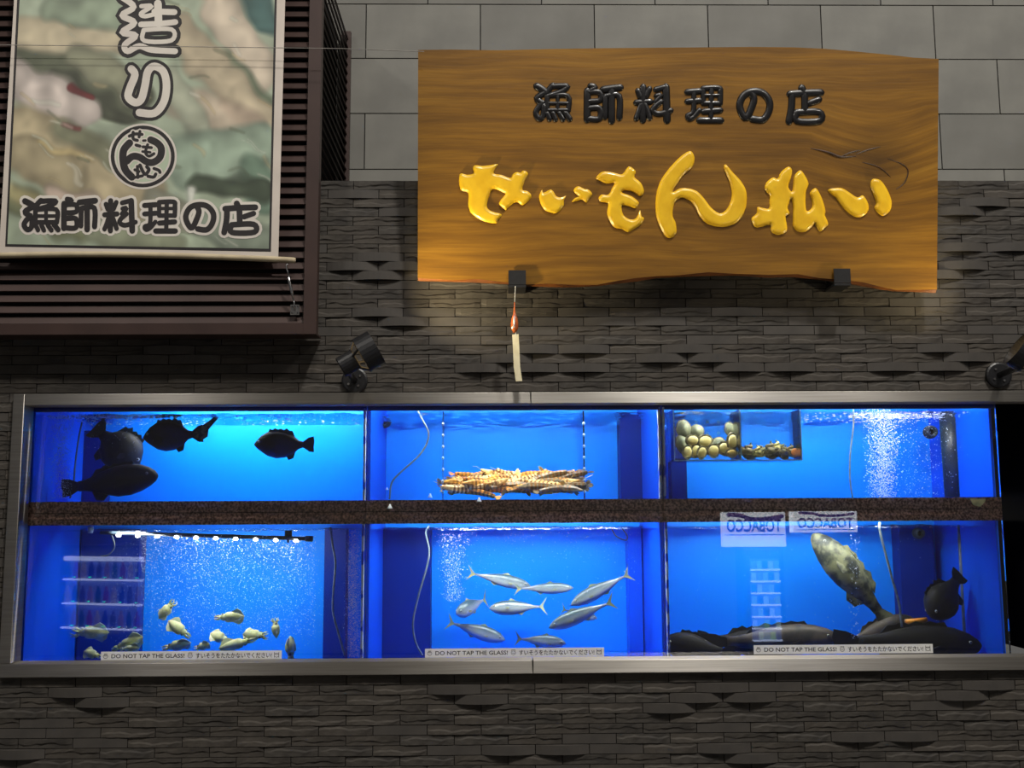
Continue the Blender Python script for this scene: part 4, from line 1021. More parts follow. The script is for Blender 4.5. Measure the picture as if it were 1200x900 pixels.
sq = [('squid swimming level just under the mirrored drink shelves', (128, 741), (84, 741), .34, .30, 1.2),
 ('squid slanting upward above the left end of the warning strip', (168, 746), (131, 762), .30, .28, 1.2),
 ('squid half hidden at the corner of the warning strip, by the steel frame', (98, 763), (119, 770), .26, .40, .9),
 ('squid bent over highest of all, below the bubbles', (186, 725), (205, 704), .38, .40, .9),
 ('squid diving with its mantle tilted, under the highest squid', (197, 727), (223, 747), .36, .34, 1.0),
 ('squid hovering level and alone below the bubbles', (287, 722), (251, 724), .33, .30, 1.2),
 ('squid facing the glass with pale fins out like a letter T', (324, 748), (322, 724), .32, .42, .3),
 ('squid hanging upright beyond the end of the warning strip', (340, 745), (341, 775), .26, .42, .2),
 ('squid with raised fin just above the middle of the warning strip', (224, 753), (190, 760), .28, .34, .7),
 ('small squid peeking over the warning strip below the diving one', (246, 754), (228, 761), .33, .46, .8),
 ('squid with two arms raised, behind the longest squid', (246, 742), (270, 752), .40, .42, .7),
 ('longest squid lying slanted above the warning strip', (256, 760), (300, 749), .29, .24, 1.2),
 ('squid overlapping the arms of the longest squid', (284, 743), (314, 745), .34, .36, .8),
 ('low squid right above the English words of the warning strip', (164, 759), (140, 761), .26, .30, 1.2)]
for i, (lb_, tp, hd, Y, wf, ro) in enumerate(sq): squid(lb_, tp, hd, Y, wf, ro, 0.15 if i % 3 == 0 else 0.0)

# ------------------------------------------------------------------ prawns heaped between two acrylic plates
M['pr_a'] = mat('prawn_shell', (250, 222, 150), 0.4, noise=(60, (234, 178, 92), 0.42, 0.68))
M['pr_b'] = mat('prawn_band', (166, 116, 54), 0.4, noise=(60, (110, 76, 34), 0.4, 0.66))
M['pr_c'] = mat('prawn_shell_orange', (236, 172, 70), 0.4, noise=(60, (196, 116, 36), 0.42, 0.68))
M['pr_d'] = mat('prawn_shell_grey', (150, 134, 100), 0.4, noise=(60, (96, 84, 60), 0.42, 0.68))
def prawn_mesh(seed, shell):
    r = random.Random(seed); L = 0.20; n = 22; curve = r.uniform(0.3, 0.75)*(1 if seed % 2 else -1); rings = []; mis = []
    for i in range(n+1):
        s = i/n; a = (s-.5)*curve
        c = Vector((math.sin(a)/curve*L if abs(curve) > .01 else (s-.5)*L, 0, (math.cos(a)-1)/curve*L))
        tv = Vector((math.cos(a), 0, -math.sin(a))); nv = Vector((math.sin(a), 0, math.cos(a)))
        rad = 0.0175*(0.25+0.75*min(1, s*4))*(1-0.45*max(0, s-.35)/.65)*(1.0 if i % 2 else 0.90)
        rings.append([c+Vector((0, math.cos(2*math.pi*j/7)*rad, 0))+nv*math.sin(2*math.pi*j/7)*rad*1.15 for j in range(7)])
        mis.append(1 if i % 2 == 0 and i > 5 else 0)
    mb = MB(); mb.rings(rings, True, 0, mis)
    me = bpy.data.meshes.new('prawn'); me.from_pydata(mb.v, [], mb.f); me.materials.append(shell); me.materials.append(M['pr_b'])
    me.polygons.foreach_set('material_index', mb.m); me.update()
    tail = sum(rings[-1], Vector())/7; tt = (tail-sum(rings[-3], Vector())/7).normalized()
    head = sum(rings[0], Vector())/7; ht = (head-sum(rings[2], Vector())/7).normalized()
    fb = MB()
    for q in (-.7, -.25, .25, .7):
        e1 = (tt+Vector((0, q, 0))).normalized()*0.034; sd = Vector((0, 0.006, 0))+tt.orthogonal()*0.001
        fb.prism([tail-sd*.4, tail+e1*.6-sd, tail+e1, tail+e1*.6+sd, tail+sd*.4], tt.cross(Vector((0, 1, 0)))*0.0012)
    fm = bpy.data.meshes.new('tail_fan'); fm.from_pydata(fb.v, [], fb.f); fm.materials.append(shell); fm.update()
    ab = MB(); ab.tube([head, head+ht*0.02+Vector((0, 0, .008)), head+ht*0.035+Vector((0, .01, .010))], 0.0012, 4)
    am = bpy.data.meshes.new('antenna'); am.from_pydata(ab.v, [], ab.f); am.materials.append(shell); am.update()
    lb2 = MB()
    for i in range(6, 18, 2):
        c = sum(rings[i], Vector())/7
        lb2.tube([c+Vector((0, .004, -.008)), c+Vector((0.006, .006, -.020))], [.0018, .0006], 4)
    lm = bpy.data.meshes.new('legs'); lm.from_pydata(lb2.v, [], lb2.f); lm.materials.append(shell); lm.update()
    return me, fm, am, lm
PM = [prawn_mesh(i, [M['pr_a'], M['pr_c'], M['pr_a'], M['pr_d']][i % 4]) for i in range(8)]
rp = random.Random(21)
def prawn(px, py, Y, rz, ry, rx, mi, label):
    t = tag(empty('prawn', V(px, py, Y)), label, 'prawn', 'striped prawns heaped in the upper tank')
    t.rotation_euler = (rx, ry, rz)
    for me, nm in zip(PM[mi], ('shell', 'tail_fan', 'antenna', 'legs')):
        o = bpy.data.objects.new(nm, me); COL.objects.link(o); o.parent = t
    return t
lp_ = ['striped prawn in the heap, yellow shell', 'striped prawn in the heap, orange shell', 'striped prawn in the heap, pale cream shell', 'striped prawn in the heap, dull grey-brown shell']
lp_ = ['yellow striped prawn lying in the heap between the acrylic plates', 'orange striped prawn lying in the heap between the acrylic plates', 'yellow striped prawn lying in the heap between the acrylic plates', 'grey-brown striped prawn lying in the heap between the acrylic plates']
zfl = [(574, .19), (571, .21), (567, .25), (563, .30), (559, .34), (574, .28), (570, .32)]
for row, (py, Y) in enumerate(zfl):
    for c_ in range(10):
        px = 546+c_*13.0+rp.uniform(-6, 6); mi = rp.randrange(8)
        if px > 640 and row in (0, 1): mi = 3 if rp.random() < .6 else 7
        if px < 600 and rp.random() < .3: mi = 1
        prawn(min(662, px), py+rp.uniform(-2, 2)-(2.5 if 560 < px < 640 else 0), Y+rp.uniform(-.02, .02), rp.uniform(-.5, .5)+(math.pi if rp.random() < .5 else 0), rp.uniform(-.2, .2), rp.uniform(-1.2, 1.2), mi, lp_[mi % 4])
tt_ = prawn(640, 558, .28, 0.15, -.30, 0.2, 3, 'grey-brown prawn with its tail raised above the heap'); tt_ = prawn(664, 559, .30, 0.1, -.32, 0.2, 7, 'grey-brown prawn sticking up against the far acrylic plate')
def plate(px, label):
    x = V(px, 540, G+.05).x; t = tag(empty('acrylic_plate', (x, .35, ZT0)), label, 'divider', 'clear dividers of the prawn tank')
    MB().box(-.003, .003, -.18, .18, .003, ZWU-ZT0+.012).build('sheet', M['acrylic'], t)
    MB().box(-.004, .004, -.186, -.1805, .003, ZWU-ZT0+.012).build('polished_edge', M['acr_edge'] if False else M['acrylic'], t)
    n = 7
    for i in range(n):
        z = .035+i*(ZWU-ZT0-.03)/n
        MB().tube([(0, -.190, z-.007), (0, -.190, z), (0, -.190, z+.007)], [.003, .0065, .003], 8).build('bead', M['acr_edge'], t, True)
plate(518.5, 'clear acrylic divider at the hose end of the prawn heap'); plate(685.5, 'clear acrylic divider at the far end of the prawn heap from the hose')

# ------------------------------------------------------------------ shellfish basket
bk0, bk1, bkd = V(790, 520, .15).x, V(939, 520, .15).x, V(868, 520, .15).x
zb0 = V(860, 540, .15).z; zb1 = ZWU+.015
bs = tag(empty('acrylic_basket', ((bk0+bk1)/2, .26, zb0)), 'clear acrylic basket of two compartments hung at the water surface', 'basket'); q = bs.location
def bp_(n, m, *b): o = MB().box(*b).build(n, m, bs); o.location = -q; return o
fp = bp_('front_panel', M['acrylic'], bk0+.004, bk1-.004, .150, .154, zb0+.004, zb1)
bp_('back_panel', M['acrylic'], bk0+.004, bk1-.004, .340, .344, zb0+.004, zb1)
bp_('bottom_panel', M['acrylic'], bk0, bk1, .15, .344, zb0, zb0+.004)
for x in (bk0, bkd, bk1): bp_('side_panel' if x != bkd else 'divider_panel', M['acrylic'], x-.002, x+.002, .155, .339, zb0+.004, zb1)
for x in (bk0, bkd, bk1): bp_('edge', M['acr_edge'], x-.0025, x+.0025, .1465, .1498, zb0, zb1)
bp_('edge', M['acr_edge'], bk0+.003, bk1-.003, .1468, .1498, zb0, zb0+.005)
for i in range(5):
    for k in range(2):
        c = V(803+i*13+k*0, 494.5+k*13, .148)
        if k == 1 and i not in (2, 3): continue
        rg = [[c+Vector((math.cos(a)*r_, yo, math.sin(a)*r_))-q for a in [2*math.pi*j/10 for j in range(10)]] for r_, yo in ((.004, 0), (.0062, 0), (.0062, .002), (.004, .002))]
        MB().rings(rg, False).build('hole_rim', M['acr_edge'], bs)
M['ab_foot'] = mat('abalone_foot', (252, 236, 164), 0.4, noise=(18, (236, 206, 116), 0.4, 0.66), bump=(60, .2, .002))
M['ab_foot2'] = mat('abalone_foot_dark', (206, 172, 84), 0.4, noise=(18, (150, 128, 74), 0.4, 0.66), bump=(60, .2, .002))
M['ab_rim'] = mat('abalone_mantle', (84, 76, 52), 0.5, noise=(50, (170, 158, 116), 0.45, 0.62), bump=(80, .4, .004))
M['ab_shell'] = mat('abalone_shell', (150, 150, 116), 0.5, noise=(22, (92, 98, 78), 0.4, 0.65), bump=(40, .4, .006))
def abalone(px, py, Y, w_, h_, rot, label, dark=False, back=False):
    c = V(px, py, Y); sc = scale_at(Y); a_, b_ = w_*sc/2*1.1, h_*sc/2*1.1
    t = tag(empty('abalone', c), label, 'abalone', 'abalone in the basket'); t.rotation_euler = (0.0, rot, 0.15)
    k = 18
    def el(fx, y, jag=0.0, seed=1):
        r = random.Random(seed); return [Vector((math.cos(2*math.pi*j/k)*a_*fx*(1+jag*r.uniform(-1, 1)), y, math.sin(2*math.pi*j/k)*b_*fx*(1+jag*r.uniform(-1, 1)))) for j in range(k)]
    MB().rings([el(1.0, .004), el(1.06, .010), el(.9, .022), el(.5, .032), el(.1, .035)], True).build('shell', M['ab_shell'], t, True)
    MB().rings([el(.5, .002), el(1.12, .001, .10, 2), el(1.18, .007, .10, 3), el(1.0, .012)], True).build('mantle', M['ab_rim'], t, False)
    if not back: MB().rings([el(.84, .003, .03, 5), el(.82, -.002, .03, 5), el(.70, -.0045), el(.3, -.0052), el(.05, -.0052)], True).build('foot', M['ab_foot2'] if dark else M['ab_foot'], t, True)
    else: t.rotation_euler = (0, rot, math.pi)
ab = [(812, 516, .215, 14, 11.5, 0), (826.5, 517, .22, 16, 13, -.15), (806, 529.5, .20, 10.5, 13.5, .1), (815.5, 528, .215, 10, 14, .3), (823, 530, .195, 10, 13, .35), (836.5, 528, .205, 13, 13.5, .2), (849, 525, .215, 13, 13, .4), (858.5, 517, .205, 11, 17, .05)]
abl = ['level pale abalone foot in the upper row beside the basket side', 'biggest pale abalone foot, in the upper row of the basket', 'upright pale abalone foot in the lowest basket corner', 'upright pale abalone foot partly covered by its neighbour', 'upright pale abalone foot overlapping its neighbour',
 'round pale abalone foot in the middle of the lowest row', 'tilted pale abalone foot between the round one and the divider', 'tall pale abalone foot standing against the basket divider']
for a, l_ in zip(ab, abl): abalone(*a, l_)
abalone(857.5, 531, .20, 12, 8.5, 0, 'dull brown-footed abalone in the basket corner by the divider', True)
bl_ = ['greenish abalone shell leaning high against the basket side', 'greenish abalone shell just above the level pale foot', 'greenish abalone shell on top against the basket divider', 'greenish abalone shell low against the basket side', 'greenish abalone shell behind the round pale foot']
for a in ((801, 503, .30, 14, 18, .2), (816, 506, .31, 14, 14, .5), (855, 503, .295, 10, 14, .2), (799, 520, .30, 12, 18, .2), (842, 521, .30, 14, 14, .2)): abalone(*a, bl_.pop(0), back=True)
M['tb'] = mat('turban_shell', (118, 104, 66), 0.6, noise=(40, (52, 48, 34), 0.4, 0.62), bump=(50, .6, .006))
M['tb2'] = mat('mossy_turban_shell', (176, 162, 92), 0.6, noise=(40, (70, 70, 40), 0.42, 0.62), bump=(50, .6, .006))
M['operc'] = mat('operculum', (206, 122, 44), 0.45, noise=(25, (160, 86, 28), 0.4, 0.65))
def turban(px, py, Y, s_, rot, m, label, operc=False):
    c = V(px, py, Y); R = s_*scale_at(Y)/2*1.25
    t = tag(empty('turban_shell', c), label, 'shellfish', 'turban shells in the basket'); t.rotation_euler = (0.1, rot, 0.3)
    mb = MB(); rr = []; n = 46
    for i in range(n+1):
        s = i/n; th = s*math.pi*2*2.6; rad = R*(.62*(1-s)**.9+.02); tr = R*(.55*(1-s)**.9+.03)
        cc = Vector((math.cos(th)*rad*.75, math.sin(th)*rad*.75, -R*.45+R*1.5*s**1.2))
        rd = Vector((math.cos(th), math.sin(th), 0)); ring = []
        for j in range(8):
            a = 2*math.pi*j/8; bumpf = 1+(.35 if (i % 4 == 0 and j in (0, 1)) else 0)
            ring.append(cc+rd*math.cos(a)*tr*bumpf+Vector((0, 0, math.sin(a)*tr)))
        rr.append(ring)
    mb.rings(rr); mb.build('shell', m, t, True)
    for j in range(5):
        a = j*1.25; d = Vector((math.cos(a), math.sin(a), .1))
        MB().tube([d*R*.85, d*R*1.25+Vector((0, 0, R*.15))], [R*.18, R*.03], 5).build('spine', m, t)
    if operc:
        MB().tube([(0, -R*.98, -R*.25), (0, -R*1.06, -R*.25), (0, -R*1.12, -R*.25)], [R*.62, R*.55, R*.2], 14).build('operculum', M['operc'], t, True)
turban(877, 528, .25, 16, .4, M['tb'], 'spiny brown turban shell next to the basket divider')
turban(889, 529, .23, 13, -.3, M['tb2'], 'mossy yellow turban shell between two brown ones')
turban(902, 527, .25, 17, .2, M['tb'], 'dark spiny turban shell in the middle of its compartment')
turban(911, 524, .275, 14, -.2, M['tb2'], 'pale mossy turban shell at the back of its compartment')
turban(918, 529, .24, 13, .5, M['tb'], 'small dark turban shell beside the orange-lidded one')
turban(927, 528, .25, 13, 0, M['tb'], 'turban shell showing its orange lid in the basket corner', True)

# ------------------------------------------------------------------ hoses, pipes, fittings
def hose(label, pts, Y, rad=.0042, m='hose', name='air_hose'):
    P = spline([V(a, b, Y) for a, b in pts], 8); o = MB(); base = P[-1]
    o.tube([p-base for p in P], rad, 8)
    return tag(o.build(name, M[m], None, True, loc=base), label, 'hose', 'air hoses in the tanks')
hose('pale air hose curving in an S beside the prawn heap', [(488, 478), (494, 490), (502, 506), (500, 520), (490, 535), (470, 553), (459, 566), (456.5, 585)], .30)
hose('pale air hose hanging straight beside the bubble column', [(1000, 478), (1000, 500), (996.5, 530), (996, 560), (999, 583)], .30)
hose('pale air hose curving down at the edge of the squid tank', [(387, 618), (390, 640), (393, 660), (391, 690), (390, 715), (396, 740), (404, 768)], .32, .005)
hose('grey air hose bowing down in front of the dark blue panel', [(503, 616), (499, 625), (503, 645), (500, 665), (490, 700), (484, 730), (487, 752), (495, 768)], .30)
hose('pale air hose slanting down behind the olive grouper', [(1031, 612), (1031, 622), (1038, 650), (1046, 680), (1053, 705), (1057, 735)], .27, .0055)
hose('thin air hose in the upper tank beside the white bubbles', [(96, 495), (92, 515), (88, 545), (86, 570), (82, 584)], .34, .004)
hose('thin dark cable looped under the LED bar', [(128, 622), (133, 632), (134, 642), (127, 650), (118, 652)], .40, .003, 'pvc', 'cable')
hose('thin dark cable dangling at the surface of the mackerel tank', [(716, 618), (722, 628), (733, 633), (735, 628), (728, 618)], .45, .003, 'pvc', 'cable')
def tubeobj(name, label, cat, pts, Y, rad, m, group=None):
    P = [V(a, b, Y) for a, b in pts]; base = P[-1]
    return tag(MB().tube([p-base for p in P], rad, 14).build(name, M[m], None, True, loc=base), label, cat, group)
def fitting(px, py, Y, r, label):
    c = V(px, py, Y); t = tag(empty('pipe_fitting', c), label, 'pipe fitting')
    k = 18; rg = lambda r_, y: [Vector((math.cos(2*math.pi*j/k)*r_, y, math.sin(2*math.pi*j/k)*r_)) for j in range(k)]
    MB().rings([rg(r*1.25, .03), rg(r*1.25, .012), rg(r, .010), rg(r, -.012), rg(r*.68, -.012), rg(r*.68, .02)], False).build('collar', M['pvc'], t, True)
    MB().rings([rg(r*.66, .019), rg(r*.05, .0195)], True).build('bore', M['eye_b'], t)
fitting(450, 493, .62, .028, 'round dark pipe outlet high in the prawn tank')
fitting(1092, 506, .5, .026, 'round dark pipe outlet beside the standpipe under the water surface')
fitting(1078, 625, .55, .022, 'round dark pipe outlet at the surface of the grouper tank')
t = tubeobj('standpipe', 'wide dark standpipe running down the corner of the upper tank', 'pipe', [(1113, 488), (1116, 530), (1120, 583)], .5, .050, 'pvc')
t = tubeobj('pipe_elbow', 'dark elbow pipe under the surface by the tank corner', 'pipe', [(1145, 487), (1145.5, 500), (1149, 508), (1158, 510), (1168, 509)], .35, .018, 'pvc')
t = tubeobj('standpipe', 'thin grey standpipe in the corner of the grouper tank', 'pipe', [(1124, 615), (1127, 670), (1131, 745)], .48, .010, 'hose')
M['orange'] = mat('orange_plastic', (236, 158, 40), 0.35, noise=(20, (206, 120, 20), 0.4, 0.6))
t = tubeobj('orange_pipe', 'short orange pipe resting on the biggest black grouper', 'pipe', [(1061, 728.5), (1086, 726.5)], .36, .012, 'orange')
def cup(px, py, Y, r, label):
    c = V(px, py, Y); o = MB(); o.tube([(0, 0, -r), (0, 0, -r*.3), (0, 0, r*.4), (0, 0, r)], [r*1.2, r*.9, r*.5, r*.4], 10)
    tag(o.build('suction_cup', M['glint_white'], None, True, loc=c), label, 'suction cup')
cup(453.5, 572.5, .29, .006, 'small white suction cup holding the S-shaped hose')
cup(457, 593.5, G-.006, .010, 'white suction cup stuck over the granite under the S-shaped hose')
cup(504, 581, .24, .010, 'pale suction cup on the tank floor beside the acrylic divider')
cup(561.5, 585.5, G-.006, .010, 'white suction cup stuck below the prawn heap')
# shell stuck at the band end
c = V(1145, 588.5, G-.004); mb = MB(); mb.prism([V(a, b, G-.001)-c for a, b in [(1136,584.5),(1140,592),(1148,594),(1153,589),(1155,585)]], (0, -.006, 0))
tag(mb.build('paper_scrap', M['ab_shell'], loc=c), 'crumpled pale scrap stuck to the granite at the standpipe end', 'scrap')

# ------------------------------------------------------------------ LED bar in the squid tank
A = V(118, 624, .40); B = V(366, 631.5, .22)
led = tag(empty('led_bar', (A+B)/2), 'slanted aquarium LED bar with a row of bright spots', 'lamp'); q = led.location
d = (B-A).normalized(); up_ = Vector((0, 0, 1))
MB().tube([A-q, B-q-d*.03], .009, 10).build('bar', M['pvc'], led, True)
MB().tube([B-q-d*.03, B-q], .0135, 12).build('end_cap', M['black'], led, True)
M['led'] = mat('led_lens', (255, 255, 250), 0.3, emit=((255, 250, 238), 14.0), noise=(10, (250, 250, 245), 0.4, 0.6))
for i in range(10):
    p = A+(B-A)*(.09+i*.093)-q
    MB().tube([p+Vector((0, -.004, -.006)), p+Vector((0, -.007, -.013)), p+Vector((0, -.006, -.016))], [.009, .011, .006], 10).build('led_spot', M['led'], led, True)
p = A+(B-A)*.89-q
br = MB().box(-.016, .016, -.004, .004, .008, .035).build('hanger', M['black'], led, loc=p)
MB().box(-.004, .004, -.006, .006, -.02, .008).build('hanger_clip', M['black'], br)
l = area('lamp_light', A+(B-A)*.5+Vector((0, 0, -.02))-q, (A+(B-A)*.5+Vector((0, .35, -.45)))-q, (B-A).length*.9, .03, 7.5, (1.0, .97, .92), led)
dd = Vector((0, .35, -.45)).normalized(); xx = d-dd*d.dot(dd); xx.normalize(); zz_ = -dd; yy_ = zz_.cross(xx)
l.rotation_euler = Matrix((xx, yy_, zz_)).transposed().to_euler()
# pale clip at the left end
c = V(106, 622, .38); t = tag(MB().tube([(0, 0, -.01), (0, 0, .012), (.01, 0, .02)], [.012, .016, .006], 8).build('clamp', M['acr_edge'], None, True, loc=c), 'shiny clamp where the LED bar meets the water', 'clamp')

# ------------------------------------------------------------------ bubbles, and white flecks modelled as water sparkle
OCT_V = [(1, 0, 0), (-1, 0, 0), (0, 1, 0), (0, -1, 0), (0, 0, 1), (0, 0, -1)]
OCT_F = [(0, 2, 4), (2, 1, 4), (1, 3, 4), (3, 0, 4), (2, 0, 5), (1, 2, 5), (3, 1, 5), (0, 3, 5)]
def bubbles(label, n, sampler, rmin, rmax, seed, m='bubble', name='bubbles', flat=1.0):
    r = random.Random(seed); v = np.array(OCT_V, float); vs = []; fs = []
    for i in range(n):
        p = sampler(r); R = rmin+(rmax-rmin)*r.random()**2.2
        vs.append(v*[R*(1 if flat == 1 else r.uniform(1, 3)), R, R*flat]+np.array(p)); fs += [tuple(k+6*i for k in f) for f in OCT_F]
    vs = np.concatenate(vs); mb = MB(); mb.v = [tuple(x) for x in vs]; mb.f = fs; mb.m = [0]*len(fs)
    tag(mb.build(name, M[m], None, True), label, 'bubbles', None, 'stuff')
def column(x0, x1, y0, y1, Y0, Y1, grow=0.0):
    def f(r):
        py = y0+(y1-y0)*r.random(); g = (1-(py-y0)/(y1-y0))*grow
        px = x0-g+(x1-x0+2*g)*(0.5+(r.random()+r.random()+r.random()-1.5)/2.2)
        return V(px, py, Y0+(Y1-Y0)*r.random())
    return f
bubbles('dense white bubble column rising beside the straight hose', 3800, column(1018, 1052, 480, 583, .30, .48, 6), .0010, .0034, 1)
bubbles('scattered bubbles drifting between the column and the standpipe', 500, column(1040, 1122, 482, 582, .24, .45), .0010, .0030, 2)
bubbles('pale bubble column in the dark corner of the upper tank', 1800, column(62, 82, 482, 584, .11, .19, 6), .0008, .0022, 3)
bubbles('cloud of fine bubbles streaming below the LED bar', 5200, lambda r: V(165+205*r.random(), 628+118*r.random()**1.5, .20+.45*r.random()), .0007, .0024, 4)
bubbles('fine bubbles all through the squid tank', 1500, lambda r: V(130+250*r.random(), 628+132*r.random(), .20+.5*r.random()), .0006, .0016, 5)
bubbles('bubble plume at the hose end of the mackerel tank', 1000, column(520, 540, 624, 705, .36, .46, 10), .0008, .0028, 6)
bubbles('fine bubbles all through the mackerel tank', 700, lambda r: V(520+230*r.random(), 624+100*r.random()**1.8, .2+.5*r.random()), .0006, .0018, 7)
bubbles('string of bubbles rising past the olive grouper', 160, lambda r: V(1001+4*math.sin(r.random()*9)+r.uniform(-3, 3), 618+130*r.random(), .26), .0008, .0030, 8)
bubbles('fine bubbles all through the grouper tank', 220, lambda r: V(800+330*r.random(), 625+110*r.random(), .2+.4*r.random()), .0006, .0018, 9)
bubbles('grey bubble curtain in the far corner of the squid tank', 2600, column(404, 424, 622, 770, .30, .45, -2), .0008, .0020, 10)
bubbles('fine bubbles under the surface in the dark fish tank', 260, lambda r: V(92+90*r.random(), 484+50*r.random()**2, .2+.3*r.random()), .0007, .0020, 11)
def glint_white(label, n, px0, px1, upper, seed, y0=.17, y1=.72, rm=.005):  # flat white flecks stand in for sparkle on the water
    zb = ZWU if upper else ZWL
    bubbles(label, n, lambda r: (lambda p: (p.x, p.y, zb-.002+r.uniform(-.003, .003)))(V(px0+(px1-px0)*r.random(), 600, y0+(y1-y0)*r.random())), .0010, rm, seed, 'glint_white', 'glint_white', 0.35)
glint_white('white flecks modelled as water sparkle on the dark fish tank', 500, 40, 420, True, 20)
glint_white('white flecks modelled as water sparkle along the dark corner of that upper tank', 420, 50, 185, True, 21, .17, .3, .006)
glint_white('white flecks modelled as water sparkle on the shellfish tank', 500, 940, 1160, True, 22)
glint_white('white flecks modelled as water sparkle above the dense bubble column', 500, 1000, 1110, True, 23, .2, .5, .006)
glint_white('white flecks modelled as water sparkle on the mackerel tank', 600, 508, 740, False, 24, .2, .6)
glint_white('white flecks modelled as water sparkle on the grouper tank', 160, 800, 1130, False, 25, .2, .6, .0035)
glint_white('white flecks modelled as water sparkle on the squid tank', 200, 150, 400, False, 26, .2, .6, .0035)

# ------------------------------------------------------------------ across the street: what the glass mirrors
def MV(px, py, Yo): return V(px, py, 2*G-Yo)*1.0       # virtual image; the real thing stands at depth Yo
def real(px, py, Yo):
    p = MV(px, py, Yo); return Vector((p.x, Yo, p.z))
# unseen shop wall opposite, added pale to brighten the steel's reflections
o = tag(MB().box(-9, 9, -11.3, -11.0, 0, 6.5).build('wall_opposite', mat('pale_shop_wall', (170, 166, 158), 0.8, noise=(1.2, (150, 146, 140), 0.35, 0.65))), kind='structure')
M['vend_body'] = mat('vending_body', (120, 122, 128), 0.4, noise=(5, (108, 110, 116), 0.4, 0.6))
M['shelf_light'] = mat('lit_shelf_edge', (230, 236, 255), 0.4, emit=((206, 220, 255), 3.4), noise=(10, (220, 228, 250), 0.4, 0.6))
M['vend_back'] = mat('lit_display_back', (150, 165, 220), 0.5, emit=((120, 150, 235), 0.45), noise=(4, (130, 150, 210), 0.4, 0.6))
M['btn'] = mat('green_button', (60, 240, 180), 0.4, emit=((40, 240, 170), 6.0), noise=(10, (50, 230, 170), 0.4, 0.6))
bc = [(150, 60, 50), (60, 100, 60), (170, 130, 60), (90, 90, 110), (60, 70, 140), (190, 180, 170)]
M['btl'] = [mat('bottle_label', c, 0.4, noise=(20, tuple(int(x*.7) for x in c), 0.4, 0.6), emit=(c, 0.5)) for c in bc]  # faint glow in the labels stands for the display lighting
Yv = -7.2
L0 = real(172, 652, Yv); R0 = real(68, 652, Yv); b0 = real(120, 738, Yv)
vm = tag(empty('vending_machine', ((L0.x+R0.x)/2, Yv, 0)), 'lit drinks vending machine mirrored in the squid tank glass', 'vending machine'); vm.rotation_euler = (0, 0, math.radians(198))
W2 = abs(L0.x-R0.x)/2/math.cos(math.radians(18)); zt = L0.z; zbm = b0.z
# machine faces +y in the street, toward the tanks: local -y is its face, so it is turned round
MB().box(-W2-.1, W2+.1, .06, .7, 0, zt+.12).build('cabinet', M['vend_body'], vm)
MB().box(-W2, W2, .045, .059, zbm, zt).build('display_back', M['vend_back'], vm)
for r_ in range(3):
    zs = zbm+(zt-zbm)*(r_/3.0)
    sh = MB().box(-W2, W2, -.01, .04, zs, zs+.02).build('shelf', M['shelf_light'], vm)
    for i in range(10):
        x = -W2+.05+i*(2*W2-.1)/9
        MB().tube([(x, .015, zs+.022), (x, .015, zs+.14), (x, .015, zs+.18), (x, .015, zs+.21)], [.03, .03, .014, .014], 8).build('bottle', M['btl'][(i+r_*2) % 6], vm, True)
        if i % 2 == 0: MB().box(x-.015, x+.015, -.014, -.0105, zs+.03, zs+.045).build('button', M['btn'], vm)
MB().box(-W2, W2, -.01, .04, zt-.05, zt).build('top_light', M['shelf_light'], vm)
L1 = real(914, 655, Yv); R1 = real(880, 655, Yv); b1 = real(896, 752, Yv)
cm = tag(empty('cigarette_machine', ((L1.x+R1.x)/2, Yv, 0)), 'narrow cigarette vending machine mirrored in the grouper tank glass', 'vending machine'); cm.rotation_euler = (0, 0, math.pi)
W3 = abs(L1.x-R1.x)/2; zt = L1.z; zbm = b1.z
MB().box(-W3-.06, W3+.06, .06, .5, 0, zt+.1).build('cabinet', M['vend_body'], cm)
MB().box(-W3, W3, .045, .059, zbm, zt).build('display_back', M['vend_back'], cm)
M['pack'] = [mat('cigarette_pack', c, 0.5, noise=(20, tuple(int(x*.8) for x in c), 0.4, 0.6), emit=(c, 1.6)) for c in [(60, 110, 200), (180, 220, 235), (120, 170, 215), (150, 215, 190)]]  # packs glow by themselves in place of the display light
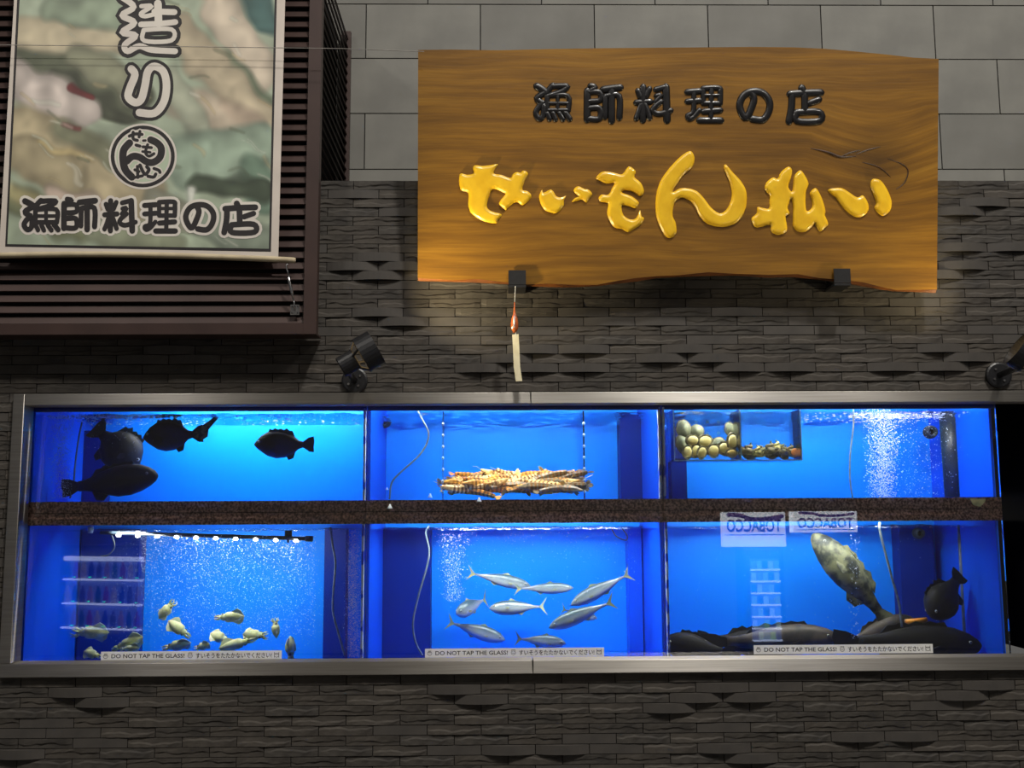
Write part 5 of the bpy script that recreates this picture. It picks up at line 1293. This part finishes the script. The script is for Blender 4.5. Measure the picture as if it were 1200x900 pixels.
for r_ in range(7):
    zs = zbm+(zt-zbm)*(r_/7.0); hh = (zt-zbm)/7
    MB().box(-W3, W3, .0, .04, zs, zs+.018).build('shelf', M['shelf_light'], cm)
    for i in range(5):
        x = -W3+W3*.2+i*(W3*1.6)/4
        MB().box(x-W3*.15, x+W3*.15, .01, .04, zs+.02, zs+hh*.8).build('pack', M['pack'][(i*3+r_) % 4], cm)
# lightboxes reading TOBACCO
M['box_w'] = mat('lightbox_face', (235, 238, 242), 0.5, emit=((225, 232, 240), 4.2), noise=(5, (225, 228, 232), 0.4, 0.6))
M['box_i'] = mat('lightbox_blue_print', (60, 62, 170), 0.5, emit=((60, 62, 170), 1.6), noise=(5, (52, 56, 160), 0.4, 0.6))
def lightbox(px0, px1, py0, py1, dz, label, t0, t1, rz=0.0):
    a = real(px1, py0, Yv+.1); b = real(px0, py1, Yv+.1); W = abs(a.x-b.x); Hh = a.z-b.z
    t = tag(empty('tobacco_lightbox', ((a.x+b.x)/2, Yv+.1, b.z)), label, 'sign', 'tobacco signs across the street'); t.rotation_euler = (0, 0, math.pi+rz)
    MB().box(-W/2, W/2, .0, .12, 0, Hh).build('box', M['box_w'], t)
    v, f = text_mesh('TOBACCO', 0.03); w2 = fit(v, -W*.44, W*.44, Hh*t0, Hh*t1)
    mb = MB(); mb.add([(p[0], -.003, p[1]) for p in w2], f); mb.build('lettering', M['box_i'], t)
    MB().box(-W*.47, W*.47, -.003, -.001, Hh*(t0-.09), Hh*(t0-.06)).build('underline', M['box_i'], t)
    v, f = ribbon2d([(-W*.45, Hh*.88), (-W*.2, Hh*.80), (W*.05, Hh*.80), (W*.2, Hh*.90), (W*.4, Hh*.93)], Hh*.13); mb = MB(); mb.add([(p.x, -.003, p.y) for p in v], f); mb.build('swoosh', M['box_i'], t)
lightbox(848, 920, 600, 641, 0, 'tall white lightbox sign reading TOBACCO, mirrored above the cigarette machine', .42, .80)
lightbox(929, 1006, 599, 624, 0, 'low white lightbox sign reading TOBACCO, mirrored above the olive grouper', .20, .70, -.12)
